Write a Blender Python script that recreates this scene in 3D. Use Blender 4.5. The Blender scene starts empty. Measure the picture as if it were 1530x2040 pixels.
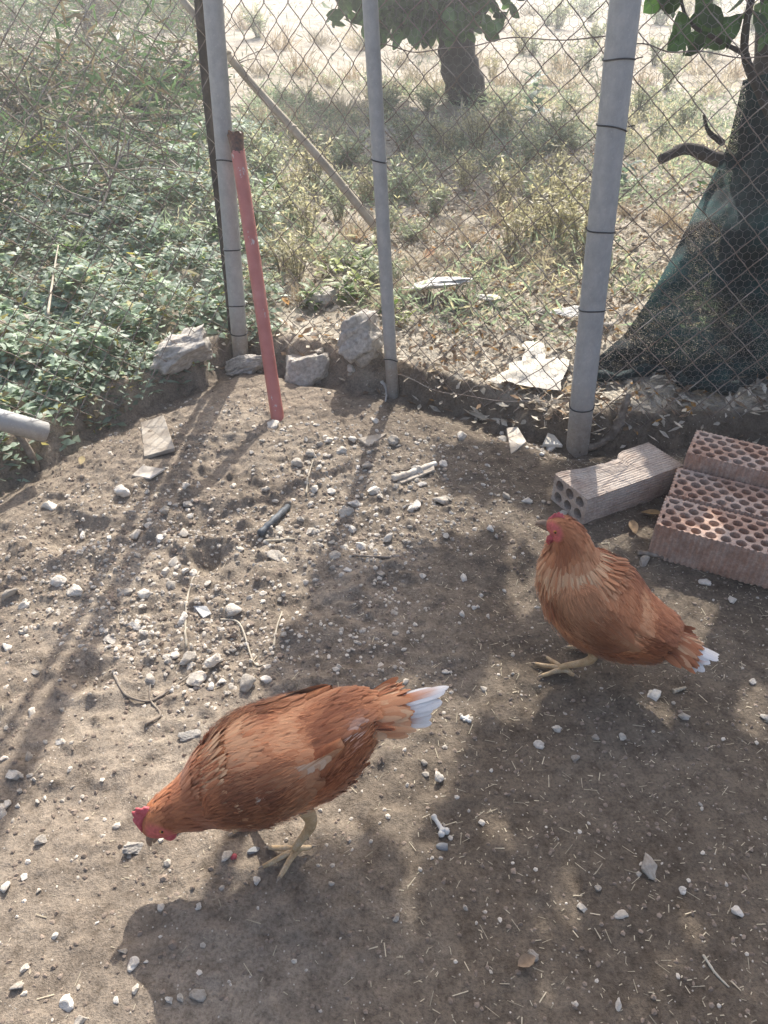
import bpy, bmesh, math, random
import numpy as np
from mathutils import Vector, Matrix, Euler

random.seed(7)
RNG = np.random.default_rng(11)
SC = bpy.context.scene
COL = SC.collection
R = math.radians

# ------------------------------------------------------------------ camera, sky, sun, exposure
PITCH = R(37.0); CAM_H = 1.25; FPX = 1530.0
cam_data = bpy.data.cameras.new('camera'); cam = bpy.data.objects.new('camera', cam_data); COL.objects.link(cam)
cam.location = (0, 0, CAM_H); cam.rotation_euler = (R(90) - PITCH, 0, 0)
cam_data.sensor_fit = 'VERTICAL'; cam_data.sensor_height = 36; cam_data.lens = 36 * FPX / 2040
cam_data.clip_start = 0.02; cam_data.clip_end = 400
SC.camera = cam
SUN_EL, SUN_AZ = R(41), R(7)            # azimuth to the right of straight ahead (+Y)
SUN = Vector((math.sin(SUN_AZ) * math.cos(SUN_EL), math.cos(SUN_AZ) * math.cos(SUN_EL), math.sin(SUN_EL)))
W = bpy.data.worlds.new('World'); SC.world = W; W.use_nodes = True
wn = W.node_tree.nodes; wl = W.node_tree.links
sky = wn.new('ShaderNodeTexSky'); sky.sky_type = 'NISHITA'; sky.sun_disc = False
sky.sun_elevation = SUN_EL; sky.sun_rotation = SUN_AZ; sky.dust_density = 3.5; sky.air_density = .8; sky.ozone_density = .4
wl.new(sky.outputs[0], wn['Background'].inputs[0]); wn['Background'].inputs[1].default_value = 0.15
sl = bpy.data.lights.new('sun', 'SUN'); sl.energy = 4.2; sl.angle = R(0.5); sl.color = (1.0, 0.965, 0.905)
so = bpy.data.objects.new('sun', sl); COL.objects.link(so); so.rotation_euler = SUN.to_track_quat('Z', 'Y').to_euler()
so.location = (1, 5, 6)
SC.view_settings.view_transform = 'Standard'; SC.view_settings.look = 'None'
SC.view_settings.exposure = 1.08; SC.view_settings.gamma = 1.0
SC.cycles.max_bounces = 6; SC.cycles.transparent_max_bounces = 12

# ------------------------------------------------------------------ noise
def _h(ix, iy, seed):
    n = (ix.astype(np.int64) * 374761393 + iy.astype(np.int64) * 668265263 + seed * 1442695041) & 0x7fffffff
    n = ((n ^ (n >> 13)) * 1274126177) & 0x7fffffff
    return ((n ^ (n >> 16)) & 0xffff) / 65535.0
def vnoise(x, y, seed=0):
    x = np.asarray(x, float); y = np.asarray(y, float)
    ix = np.floor(x); iy = np.floor(y); fx = x - ix; fy = y - iy
    fx = fx * fx * (3 - 2 * fx); fy = fy * fy * (3 - 2 * fy)
    a = _h(ix, iy, seed); b = _h(ix + 1, iy, seed); c = _h(ix, iy + 1, seed); d = _h(ix + 1, iy + 1, seed)
    return (a * (1 - fx) + b * fx) * (1 - fy) + (c * (1 - fx) + d * fx) * fy
def fbm(x, y, o=4, seed=0):
    s = 0; a = 0.5
    for k in range(o):
        s = s + a * (vnoise(x, y, seed + k * 17) - 0.5) * 2; x = np.asarray(x) * 2.03 + 3.1; y = np.asarray(y) * 2.03 + 1.7; a *= 0.5
    return s
def sstep(a, b, x):
    t = np.clip((np.asarray(x, float) - a) / (b - a), 0, 1); return t * t * (3 - 2 * t)

# ------------------------------------------------------------------ picture helpers: a viewing ray to a point of the place
FW = np.array([0, math.cos(PITCH), -math.sin(PITCH)]); UP = np.array([0, math.sin(PITCH), math.cos(PITCH)]); RT = np.array([1.0, 0, 0])
def ray(px, py): return FW + RT * ((px - 765) / FPX) + UP * ((1020 - py) / FPX)
def at_z(px, py, z):
    d = ray(px, py); t = (z - CAM_H) / d[2]; return np.array([0, 0, CAM_H]) + d * t
def at_y(px, py, y):
    d = ray(px, py); return np.array([0, 0, CAM_H]) + d * (y / d[1])
def to_px(P):
    P = np.atleast_2d(P) - np.array([0, 0, CAM_H]); dz = P @ FW
    return 765 + FPX * P[:, 0] / dz, 1020 - FPX * (P @ UP) / dz

# ------------------------------------------------------------------ fence line and ground heights
A = at_z(478, 700, 0.02); B = at_z(783, 778, 0.0); C = at_z(1150, 885, 0.0)
L1 = at_z(0, 955, 0.0)
dirL = (L1 - A) / np.linalg.norm(L1 - A)
L0 = A + dirL * 3.4
FENCE = np.array([L0[:2], L1[:2], A[:2], B[:2], C[:2], (1.6, 2.06), (7, 2.3)])
def sdist(x, y):
    x = np.asarray(x, float); y = np.asarray(y, float)
    best = np.full(x.shape, 1e9); sg = np.ones(x.shape)
    for i in range(len(FENCE) - 1):
        p, q = FENCE[i], FENCE[i + 1]; d = q - p; l2 = d @ d
        t = np.clip(((x - p[0]) * d[0] + (y - p[1]) * d[1]) / l2, 0, 1)
        ex = x - p[0] - t * d[0]; ey = y - p[1] - t * d[1]; dd = np.hypot(ex, ey)
        cr = d[0] * (y - p[1]) - d[1] * (x - p[0])
        m = dd < best - 1e-9
        best = np.where(m, dd, best); sg = np.where(m, np.where(cr > 0, 1, -1), sg)
    return best * sg
PITS = [(140, 1062, .075, .030), (415, 1112, .05, .026), (185, 1345, .045, .022), (400, 1030, .07, .018), (600, 1180, .09, .012), (1010, 1180, .10, .010), (870, 1555, .03, .008)]
PITS = [(at_z(a, b, 0), r, d) for a, b, r, d in PITS]
def roughness(x, y):
    return np.clip(1.25 - np.hypot((x + .42) / .75, (y - 1.55) / .85) * .9, .18, 1)
def ground_z(x, y):
    x = np.asarray(x, float); y = np.asarray(y, float)
    s = sdist(x, y) + .035 * fbm(x * 9, y * 9, 3, 5)
    bank = (.080 - .022 * sstep(.0, .5, x) + .02 * fbm(x * 6, y * 6, 2, 15)) * sstep(-.005, .075, s) - .03 * sstep(-.12, -.02, s) * (1 - sstep(.0, .04, s))
    left = sstep(-.3, -.9, x)
    mound = left * .16 * sstep(.1, 1.6, s) + .05 * fbm(x * .6, y * .6, 2, 9) * sstep(.3, 2, s)
    bank = bank + .022 * fbm(x * 26, y * 26, 3, 18) * np.exp(-((s - .02) / .06) ** 2)
    r = roughness(x, y)
    n = .020 * fbm(x * 4, y * 4, 2, 1) * r + .020 * fbm(x * 14, y * 14, 3, 2) * r + .0085 * fbm(x * 48, y * 48, 3, 3) * np.clip(r * 1.2, 0.42, 1)
    ck = np.maximum(0, fbm(x * 30, y * 30, 2, 21) - .08) * .038 * r
    z = bank + mound + n + ck
    for p, rad, dep in PITS:
        q = ((x - p[0]) ** 2 + (y - p[1]) ** 2) / rad ** 2
        z = z - dep * np.exp(-q * 1.5) + dep * .45 * np.exp(-(np.sqrt(q) - 1.5) ** 2 * 4)
    return z
def gz(x, y): return float(ground_z(np.array([x]), np.array([y]))[0])
def G(px, py):
    z = 0.0
    for _ in range(5):
        p = at_z(px, py, z); z = .5 * z + .5 * gz(p[0], p[1])
    p = at_z(px, py, z); p[2] = gz(p[0], p[1]); return p

# ------------------------------------------------------------------ mesh helpers
def mk(name, V, F, mat, parent=None, smooth=True, attrs=None, link=True):
    """V (n,3); F list of index arrays (each (k,3) or (k,4))."""
    me = bpy.data.meshes.new(name); V = np.asarray(V, np.float32)
    F = [np.asarray(f, np.int32) for f in (F if isinstance(F, list) else [F]) if len(f)]
    loops = np.concatenate([f.ravel() for f in F]); sizes = np.concatenate([np.full(len(f), f.shape[1], np.int32) for f in F])
    starts = np.concatenate([[0], np.cumsum(sizes)[:-1]]).astype(np.int32)
    me.vertices.add(len(V)); me.vertices.foreach_set('co', V.ravel())
    me.loops.add(len(loops)); me.loops.foreach_set('vertex_index', loops)
    me.polygons.add(len(sizes)); me.polygons.foreach_set('loop_start', starts); me.polygons.foreach_set('loop_total', sizes)
    me.polygons.foreach_set('use_smooth', np.full(len(sizes), smooth))
    for k, v in (attrs or {}).items():
        v = np.asarray(v, np.float32)
        if v.ndim == 1: a = me.attributes.new(k, 'FLOAT', 'POINT'); a.data.foreach_set('value', v)
        else:
            if v.shape[1] == 3: v = np.hstack([v, np.ones((len(v), 1), np.float32)])
            a = me.attributes.new(k, 'FLOAT_COLOR', 'POINT'); a.data.foreach_set('color', v.ravel())
    me.update(calc_edges=True); me.validate()
    if mat: me.materials.append(mat)
    if not link: return me
    o = bpy.data.objects.new(name, me); COL.objects.link(o)
    if parent: o.parent = parent
    return o
def put(name, me, parent=None, loc=(0, 0, 0), rot=(0, 0, 0), scale=(1, 1, 1)):
    o = bpy.data.objects.new(name, me); COL.objects.link(o); o.location = loc; o.rotation_euler = rot; o.scale = scale
    if parent: o.parent = parent
    return o
def empty(name, loc=(0, 0, 0), rz=0):
    o = bpy.data.objects.new(name, None); COL.objects.link(o); o.location = loc; o.rotation_euler = (0, 0, rz); o.empty_display_size = .05; return o
def tag(o, label, cat, group=None, kind=None):
    o['label'] = label; o['category'] = cat
    if group: o['group'] = group
    if kind: o['kind'] = kind
    return o
def copy_tree(o, parent=None):
    c = o.copy(); COL.objects.link(c); c.parent = parent
    for ch in list(o.children): copy_tree(ch, c)
    return c
class MB:
    def __init__(s): s.V = []; s.F3 = []; s.F4 = []; s.n = 0; s.A = {}
    def add(s, V, F, **at):
        V = np.asarray(V, float); F = np.asarray(F)
        (s.F3 if F.shape[1] == 3 else s.F4).append(F + s.n); s.V.append(V); s.n += len(V)
        for k, v in at.items(): s.A.setdefault(k, []).append(np.broadcast_to(np.asarray(v, float), (len(V),) + np.shape(v)[-1:] if np.ndim(v) else (len(V),)) if np.ndim(v) < 2 and np.shape(v) != (len(V),) else np.asarray(v, float))
    def build(s, name, mat, parent=None, smooth=True, link=True):
        F = []
        if s.F3: F.append(np.concatenate(s.F3))
        if s.F4: F.append(np.concatenate(s.F4))
        return mk(name, np.concatenate(s.V), F, mat, parent, smooth, {k: np.concatenate(v) for k, v in s.A.items()}, link)
def tube(P, r, sides=8, cap=True):
    P = np.asarray(P, float); n = len(P); r = np.broadcast_to(np.asarray(r, float), (n,))
    T = np.gradient(P, axis=0); T /= np.linalg.norm(T, axis=1)[:, None] + 1e-12
    ref = np.array([0, 0, 1.]) if abs(T[0][2]) < .9 else np.array([1., 0, 0])
    U = np.zeros_like(P); u = ref - T[0] * (ref @ T[0]); u /= np.linalg.norm(u)
    for i in range(n):
        u = u - T[i] * (u @ T[i]); u /= np.linalg.norm(u) + 1e-12; U[i] = u
    Wv = np.cross(T, U); a = np.arange(sides) * 2 * np.pi / sides
    V = P[:, None, :] + r[:, None, None] * (np.cos(a)[None, :, None] * U[:, None, :] + np.sin(a)[None, :, None] * Wv[:, None, :])
    V = V.reshape(-1, 3); i = np.arange(n - 1)[:, None] * sides; k = np.arange(sides)[None, :]; k2 = (k + 1) % sides
    F = np.stack([i + k, i + k2, i + sides + k2, i + sides + k], -1).reshape(-1, 4)
    if cap:
        c0 = len(V); V = np.vstack([V, P[0], P[-1]])
        kk = np.arange(sides); k2 = (kk + 1) % sides
        F = np.vstack([F, np.stack([np.full(sides, c0), k2, kk, kk], -1), np.stack([np.full(sides, c0 + 1), (n - 1) * sides + kk, (n - 1) * sides + k2, (n - 1) * sides + k2], -1)])
        tri = F[-2 * sides:, :3]; return V, [F[:-2 * sides], tri]
    return V, [F]
def catmull(P, m):
    P = np.asarray(P, float); Q = np.vstack([2 * P[0] - P[1], P, 2 * P[-1] - P[-2]]); t = np.linspace(0, len(P) - 1, m)
    i = np.minimum(t.astype(int), len(P) - 2); f = (t - i)[:, None]
    a, b, c, d = Q[i], Q[i + 1], Q[i + 2], Q[i + 3]
    return .5 * (2 * b + (c - a) * f + (2 * a - 5 * b + 4 * c - d) * f ** 2 + (3 * b - a - 3 * c + d) * f ** 3)
def nrm(v): return v / (np.linalg.norm(v, axis=-1, keepdims=True) + 1e-12)
LEAF = dict(t=[0, .12, .35, .62, .85, 1], w=[.04, .45, .92, 1, .62, .05])
FEATH = dict(t=[0, .3, .62, .86, 1], w=[.35, .8, 1, .8, .25])
SMALL = dict(t=[0, .5, 1], w=[.1, 1, .1])
BLADE = dict(t=[0, .4, .75, 1], w=[.8, 1, .6, .05])
def leaves(P, D, N, L, Wd, shape=LEAF, curl=0., cup=0., cols=3):
    """leaf-like strips: returns V, F, (t, s) attribute; one row of template points for each leaf."""
    P = np.asarray(P, float); D = nrm(np.asarray(D, float)); N = np.asarray(N, float)
    N = nrm(N - D * (N * D).sum(1)[:, None]); S = np.cross(N, D); n = len(P)
    L = np.broadcast_to(L, (n,)); Wd = np.broadcast_to(Wd, (n,)); curl = np.broadcast_to(curl, (n,)); cup = np.broadcast_to(cup, (n,))
    t = np.array(shape['t']); w = np.array(shape['w']); s = np.linspace(-1, 1, cols)
    T, Sg = np.meshgrid(t, s, indexing='ij'); Wg = np.repeat(w[:, None], cols, 1); T = T.ravel(); Sg = Sg.ravel(); Wg = Wg.ravel()
    V = (P[:, None] + D[:, None] * (L[:, None] * T)[..., None] + S[:, None] * (Wd[:, None] * Wg * Sg * .5)[..., None]
         + N[:, None] * (curl[:, None] * L[:, None] * T ** 2 + cup[:, None] * Wd[:, None] * (Sg ** 2) * Wg)[..., None])
    m = len(T); nt = len(t); q = []
    for i in range(nt - 1):
        for j in range(cols - 1): q.append((i * cols + j, i * cols + j + 1, (i + 1) * cols + j + 1, (i + 1) * cols + j))
    F = (np.arange(n)[:, None, None] * m + np.array(q)[None]).reshape(-1, 4)
    return V.reshape(-1, 3), F, np.tile(np.stack([T, Sg, np.zeros(m)], 1), (n, 1)), m
def rand_dirs(n, zlo=-1, zhi=1, rng=RNG):
    z = rng.uniform(zlo, zhi, n); a = rng.uniform(0, 2 * np.pi, n); r = np.sqrt(1 - z * z); return np.stack([r * np.cos(a), r * np.sin(a), z], 1)

# ------------------------------------------------------------------ materials
def mat(name):
    m = bpy.data.materials.new(name); m.use_nodes = True; nt = m.node_tree; return m, nt, nt.nodes['Principled BSDF']
def N(nt, t, **kw):
    n = nt.nodes.new(t)
    for k, v in kw.items():
        if k in n.inputs: n.inputs[k].default_value = v
        else: setattr(n, k, v)
    return n
def ramp(nt, fac, stops):
    r = nt.nodes.new('ShaderNodeValToRGB'); el = r.color_ramp.elements
    while len(el) < len(stops): el.new(.5)
    for e, (p, c) in zip(el, stops): e.position = p; e.color = (*c, 1)
    nt.links.new(fac, r.inputs[0]); return r.outputs[0]
def noise(nt, scale, detail=4, rough=.6, vec=None):
    n = N(nt, 'ShaderNodeTexNoise', Scale=scale, Detail=detail, Roughness=rough)
    if vec is not None: nt.links.new(vec, n.inputs['Vector'])
    return n.outputs['Fac']
def mix(nt, fac, a, b, mode='MIX'):
    n = nt.nodes.new('ShaderNodeMix'); n.data_type = 'RGBA'; n.blend_type = mode
    for sock, v in ((n.inputs['Factor'], fac), (n.inputs['A'], a), (n.inputs['B'], b)):
        if isinstance(v, (int, float)): sock.default_value = v
        elif isinstance(v, tuple): sock.default_value = (*v, 1)
        else: nt.links.new(v, sock)
    return n.outputs['Result']
def mathn(nt, op, a, b=0.):
    n = nt.nodes.new('ShaderNodeMath'); n.operation = op
    for s, v in zip(n.inputs, (a, b)):
        if isinstance(v, (int, float)): s.default_value = v
        else: nt.links.new(v, s)
    return n.outputs[0]
def bump(nt, h, strength, dist, bs, prev=None):
    b = N(nt, 'ShaderNodeBump', Strength=strength, Distance=dist); nt.links.new(h, b.inputs['Height'])
    if prev is not None: nt.links.new(prev, b.inputs['Normal'])
    if bs is not None: nt.links.new(b.outputs[0], bs.inputs['Normal'])
    return b.outputs[0]
def objco(nt): return nt.nodes.new('ShaderNodeTexCoord').outputs['Object']

def soil_mat():
    m, nt, bs = mat('soil'); co = objco(nt); l = nt.links
    n1 = noise(nt, 2.6, 5, .62, co); n2 = noise(nt, 26, 6, .7, co); n3 = noise(nt, 170, 4, .7, co)
    c = ramp(nt, n1, [(.3, (.185, .150, .115)), (.5, (.268, .222, .172)), (.72, (.350, .298, .235))])
    c2 = ramp(nt, n2, [(.3, (.45, .42, .40)), (.52, (.98, .97, .96)), (.75, (1.35, 1.32, 1.27))])
    c = mix(nt, .85, c, c2, 'MULTIPLY')
    c3 = ramp(nt, n3, [(.32, (.55, .53, .5)), (.5, (1, 1, 1)), (.7, (1.35, 1.33, 1.3))])
    c = mix(nt, .8, c, c3, 'MULTIPLY')
    # finer, trampled earth at the near right, colour darkened to deepen the tree shade
    at = N(nt, 'ShaderNodeAttribute', attribute_name='trodden_shade')
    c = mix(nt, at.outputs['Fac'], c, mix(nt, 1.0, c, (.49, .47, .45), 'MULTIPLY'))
    # field soil outside the fence: paler, litter coloured
    ao = N(nt, 'ShaderNodeAttribute', attribute_name='outside')
    f = ramp(nt, noise(nt, 5, 6, .7, co), [(.3, (.20, .17, .13)), (.5, (.36, .32, .255)), (.7, (.52, .475, .40))])
    f = mix(nt, .8, f, c3, 'MULTIPLY')
    c = mix(nt, ao.outputs['Fac'], c, f)
    # grit: pale chips
    v = N(nt, 'ShaderNodeTexVoronoi', Scale=105, Randomness=1.0); l.new(co, v.inputs['Vector'])
    chip = mathn(nt, 'LESS_THAN', v.outputs['Distance'], .16)
    sel = mathn(nt, 'GREATER_THAN', N_sep(nt, v.outputs['Color']), .80)
    c = mix(nt, mathn(nt, 'MULTIPLY', mathn(nt, 'MULTIPLY', chip, sel), .8), c, (.52, .47, .40))
    l.new(c, bs.inputs['Base Color']); bs.inputs['Roughness'].default_value = .95; bs.inputs['Specular IOR Level'].default_value = .15
    h = mathn(nt, 'ADD', mathn(nt, 'MULTIPLY', n2, .6), mathn(nt, 'MULTIPLY', n3, .3))
    p = bump(nt, h, .9, .012, None); bump(nt, noise(nt, 420, 3, .7, co), .8, .0025, bs, p)
    return m
def N_sep(nt, col):
    s = nt.nodes.new('ShaderNodeSeparateColor'); nt.links.new(col, s.inputs[0]); return s.outputs[0]

def col_mat(name, rough=.7, transl=0., spec=.3, vary=.35, nscale=60, bmp=0.0, vein=0.):
    """colour from the 'col' attribute (the thing's own colour), broken up by noise; optional light passing through."""
    m, nt, bs = mat(name); a = N(nt, 'ShaderNodeAttribute', attribute_name='col'); c = a.outputs['Color']; co = objco(nt)
    lo = 1 - vary
    c = mix(nt, 1.0, c, ramp(nt, noise(nt, nscale, 4, .65, co), [(.3, (lo, lo, lo)), (.7, (1 + vary * .6,) * 3)]), 'MULTIPLY')
    if vein:
        t = N(nt, 'ShaderNodeAttribute', attribute_name='ts'); sx = nt.nodes.new('ShaderNodeSeparateXYZ'); nt.links.new(t.outputs['Vector'], sx.inputs[0])
        e = mathn(nt, 'LESS_THAN', mathn(nt, 'ABSOLUTE', sx.outputs[1]), .09)
        c = mix(nt, mathn(nt, 'MULTIPLY', e, vein), c, mix(nt, 1., c, (1.8, 1.7, 1.5), 'MULTIPLY'))
    nt.links.new(c, bs.inputs['Base Color']); bs.inputs['Roughness'].default_value = rough; bs.inputs['Specular IOR Level'].default_value = spec
    if bmp: bump(nt, noise(nt, nscale * 2, 4, .7, co), .6, bmp, bs)
    if transl:
        tr = nt.nodes.new('ShaderNodeBsdfTranslucent'); nt.links.new(mix(nt, 1., c, (1.15, 1.2, .95), 'MULTIPLY') if transl > .3 else c, tr.inputs[0])
        ms = nt.nodes.new('ShaderNodeMixShader'); ms.inputs[0].default_value = transl
        nt.links.new(bs.outputs[0], ms.inputs[1]); nt.links.new(tr.outputs[0], ms.inputs[2]); nt.links.new(ms.outputs[0], nt.nodes['Material Output'].inputs[0])
    return m
def noise_mat(name, stops, scale=20, rough=.8, detail=5, bmp=.002, bscale=None, metal=0., spec=.3, rnd=0.):
    m, nt, bs = mat(name); co = objco(nt); n = noise(nt, scale, detail, .65, co); c = ramp(nt, n, stops)
    if rnd:
        oi = nt.nodes.new('ShaderNodeObjectInfo'); c = mix(nt, 1., c, ramp(nt, oi.outputs['Random'], [(0, (1 - rnd, 1 - rnd * 1.05, 1 - rnd * 1.1)), (.5, (1, .97, .93)), (1, (1 + rnd * .5,) * 3)]), 'MULTIPLY')
    nt.links.new(c, bs.inputs['Base Color']); bs.inputs['Roughness'].default_value = rough; bs.inputs['Metallic'].default_value = metal; bs.inputs['Specular IOR Level'].default_value = spec
    if bmp: bump(nt, noise(nt, bscale or scale * 3, 6, .7, co), .8, bmp, bs)
    return m

M = {}
M['soil'] = soil_mat()
M['stone'] = noise_mat('limestone', [(.3, (.30, .255, .205)), (.5, (.50, .445, .37)), (.7, (.66, .61, .53))], 18, .9, 6, .002, 60, rnd=.42)
M['rock'] = noise_mat('weathered_rock', [(.28, (.27, .24, .20)), (.5, (.46, .42, .365)), (.72, (.66, .62, .55))], 7, .95, 8, .006, 22)
M['chalk'] = noise_mat('chalky_slab', [(.28, (.55, .51, .45)), (.5, (.70, .67, .61)), (.72, (.80, .78, .74))], 12, .95, 6, .003, 40)
M['pebble'] = noise_mat('pebble_stone', [(.3, (.46, .41, .34)), (.5, (.60, .55, .475)), (.7, (.72, .68, .61))], 1.6, .9, 6, .004, 5, rnd=.45)
M['bluestone'] = noise_mat('grey_stone', [(.3, (.2, .2, .2)), (.7, (.4, .4, .39))], 30, .85, 5, .002, 80)
M['redstone'] = noise_mat('terracotta_chip', [(.3, (.26, .12, .08)), (.7, (.42, .22, .15))], 40, .9, 5, .001, 90)
def galv():
    m, nt, bs = mat('galvanised_steel'); co = objco(nt); g = nt.nodes.new('ShaderNodeNewGeometry'); sx = nt.nodes.new('ShaderNodeSeparateXYZ'); nt.links.new(g.outputs['Position'], sx.inputs[0])
    mp = N(nt, 'ShaderNodeMapping'); mp.inputs['Scale'].default_value = (1, 1, .7); nt.links.new(co, mp.inputs[0])
    c = ramp(nt, noise(nt, 45, 6, .7, mp.outputs[0]), [(.28, (.31, .318, .315)), (.5, (.375, .382, .378)), (.72, (.45, .452, .44))])
    hz = mathn(nt, 'ADD', sx.outputs[2], mathn(nt, 'MULTIPLY', noise(nt, 14, 3, .6, co), .16))
    dirt = ramp(nt, hz, [(.13, (1, 1, 1)), (.30, (0, 0, 0))])
    c = mix(nt, mathn(nt, 'MULTIPLY', dirt, .75), c, ramp(nt, noise(nt, 80, 5, .7, co), [(.3, (.22, .17, .12)), (.7, (.40, .34, .27))]))
    sp = mathn(nt, 'GREATER_THAN', noise(nt, 130, 2, .5, co), .68)
    c = mix(nt, mathn(nt, 'MULTIPLY', sp, .5), c, (.5, .49, .46))
    nt.links.new(c, bs.inputs['Base Color']); bs.inputs['Roughness'].default_value = .62; bs.inputs['Metallic'].default_value = .25
    bump(nt, noise(nt, 150, 4, .6, co), .4, .001, bs); return m
M['galv'] = galv()
M['wire'] = noise_mat('rusty_wire', [(.3, (.15, .105, .08)), (.5, (.25, .20, .165)), (.68, (.38, .35, .315))], 14, .7, 4, .0005, 300, metal=.2)
M['thinwire'] = noise_mat('thin_galvanised_wire', [(.3, (.2, .19, .18)), (.7, (.34, .33, .31))], 20, .5, 3, 0, metal=.3)
M['tie'] = noise_mat('black_tie', [(.3, (.02, .02, .022)), (.7, (.05, .05, .05))], 60, .6, 3, 0)
def redpaint():
    m, nt, bs = mat('red_primer_paint'); co = objco(nt)
    c = ramp(nt, noise(nt, 9, 5, .6, co), [(.3, (.40, .125, .10)), (.5, (.49, .17, .14)), (.7, (.56, .24, .20))])
    mp = N(nt, 'ShaderNodeMapping'); mp.inputs['Scale'].default_value = (1, 1, .35); nt.links.new(co, mp.inputs[0])
    chip = mathn(nt, 'GREATER_THAN', noise(nt, 30, 5, .7, mp.outputs[0]), .625)
    c = mix(nt, chip, c, (.55, .45, .42))
    sx = nt.nodes.new('ShaderNodeSeparateXYZ'); nt.links.new(co, sx.inputs[0])
    rust = mathn(nt, 'GREATER_THAN', mathn(nt, 'ADD', sx.outputs[2], mathn(nt, 'MULTIPLY', noise(nt, 40, 4, .6, co), .09)), .915)
    c = mix(nt, rust, c, ramp(nt, noise(nt, 120, 4, .6, co), [(.3, (.05, .03, .025)), (.7, (.2, .09, .05))]))
    nt.links.new(c, bs.inputs['Base Color']); bs.inputs['Roughness'].default_value = .55; bump(nt, noise(nt, 90, 4, .6, co), .35, .0015, bs); return m
M['red'] = redpaint()
M['cane'] = noise_mat('dry_cane', [(.3, (.30, .25, .18)), (.7, (.52, .46, .36))], 16, .75, 5, .001, 50)
M['deadwood'] = noise_mat('dead_wood', [(.3, (.11, .085, .065)), (.5, (.22, .18, .14)), (.7, (.36, .31, .25))], 35, .9, 6, .004, 60)
M['bark'] = noise_mat('dark_bark', [(.3, (.03, .026, .022)), (.5, (.065, .055, .046)), (.7, (.12, .10, .085))], 12, .95, 6, .012, 26)
M['leaf'] = col_mat('green_leaf', .5, .42, .4, .3, 25, 0, .35)
M['weed'] = col_mat('weed_leaf', .5, .48, .4, .35, 40)
M['dry'] = col_mat('dry_plant', .85, .28, .15, .3, 60)
M['litter'] = col_mat('dead_leaf', .85, .18, .15, .35, 70, .001)
M['straw'] = col_mat('straw', .8, .15, .2, .25, 80)
M['bone'] = noise_mat('old_bone', [(.3, (.42, .40, .36)), (.7, (.62, .6, .55))], 60, .6, 4, .0008, 120)
M['rubber'] = noise_mat('dark_hose', [(.3, (.05, .055, .06)), (.7, (.12, .13, .14))], 40, .6, 4, .001, 80)
M['paper'] = noise_mat('weathered_paper', [(.3, (.50, .44, .35)), (.5, (.64, .58, .48)), (.72, (.76, .72, .64))], 8, .85, 5, .001, 40)
def brickmat(name, stops, dust):
    m, nt, bs = mat(name); co = objco(nt)
    c = ramp(nt, noise(nt, 22, 6, .7, co), stops)
    c = mix(nt, mathn(nt, 'MULTIPLY', ramp(nt, noise(nt, 7, 6, .75, co), [(.45, (0, 0, 0)), (.68, (1, 1, 1))]), dust), c, (.52, .47, .41))
    c = mix(nt, .7, c, ramp(nt, noise(nt, 160, 3, .7, co), [(.3, (.65, .65, .65)), (.7, (1.25, 1.25, 1.25))]), 'MULTIPLY')
    nt.links.new(c, bs.inputs['Base Color']); bs.inputs['Roughness'].default_value = .92; bs.inputs['Specular IOR Level'].default_value = .2
    p = bump(nt, noise(nt, 60, 5, .7, co), .7, .002, None); bump(nt, noise(nt, 300, 3, .7, co), .6, .0006, bs, p); return m
M['brick_grey'] = brickmat('weathered_hollow_brick', [(.3, (.31, .23, .18)), (.5, (.43, .34, .27)), (.7, (.54, .46, .38))], .5)
M['brick_red'] = brickmat('red_perforated_brick', [(.3, (.32, .185, .125)), (.5, (.45, .28, .20)), (.7, (.54, .38, .285))], .6)
def netmat():
    m, nt, bs = mat('shade_netting'); uv = N(nt, 'ShaderNodeAttribute', attribute_name='ts').outputs['Vector']; co = objco(nt)
    c = ramp(nt, noise(nt, 5, 3, .6, co), [(.36, (.008, .011, .013)), (.50, (.010, .026, .028)), (.66, (.014, .060, .058))])
    nt.links.new(c, bs.inputs['Base Color']); bs.inputs['Roughness'].default_value = .85; bs.inputs['Specular IOR Level'].default_value = .15
    sx = nt.nodes.new('ShaderNodeSeparateXYZ'); nt.links.new(uv, sx.inputs[0])
    mp = N(nt, 'ShaderNodeMapping'); mp.inputs['Scale'].default_value = (420, 270, 1); nt.links.new(uv, mp.inputs[0])
    fold = noise(nt, 6, 3, .6, co)
    hole = noise(nt, 1.0, 2, .6, mp.outputs[0])
    solid = mathn(nt, 'LESS_THAN', hole, mathn(nt, 'ADD', .47, mathn(nt, 'MULTIPLY', fold, .28)))
    tr = nt.nodes.new('ShaderNodeBsdfTransparent'); ms = nt.nodes.new('ShaderNodeMixShader')
    nt.links.new(solid, ms.inputs[0]); nt.links.new(tr.outputs[0], ms.inputs[1]); nt.links.new(bs.outputs[0], ms.inputs[2]); nt.links.new(ms.outputs[0], nt.nodes['Material Output'].inputs[0]); return m
M['net'] = netmat()
M['net_hem'] = noise_mat('rolled_net', [(.35, (.008, .010, .012)), (.65, (.02, .05, .048))], 90, .75, 5, .01, 140)
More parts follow.
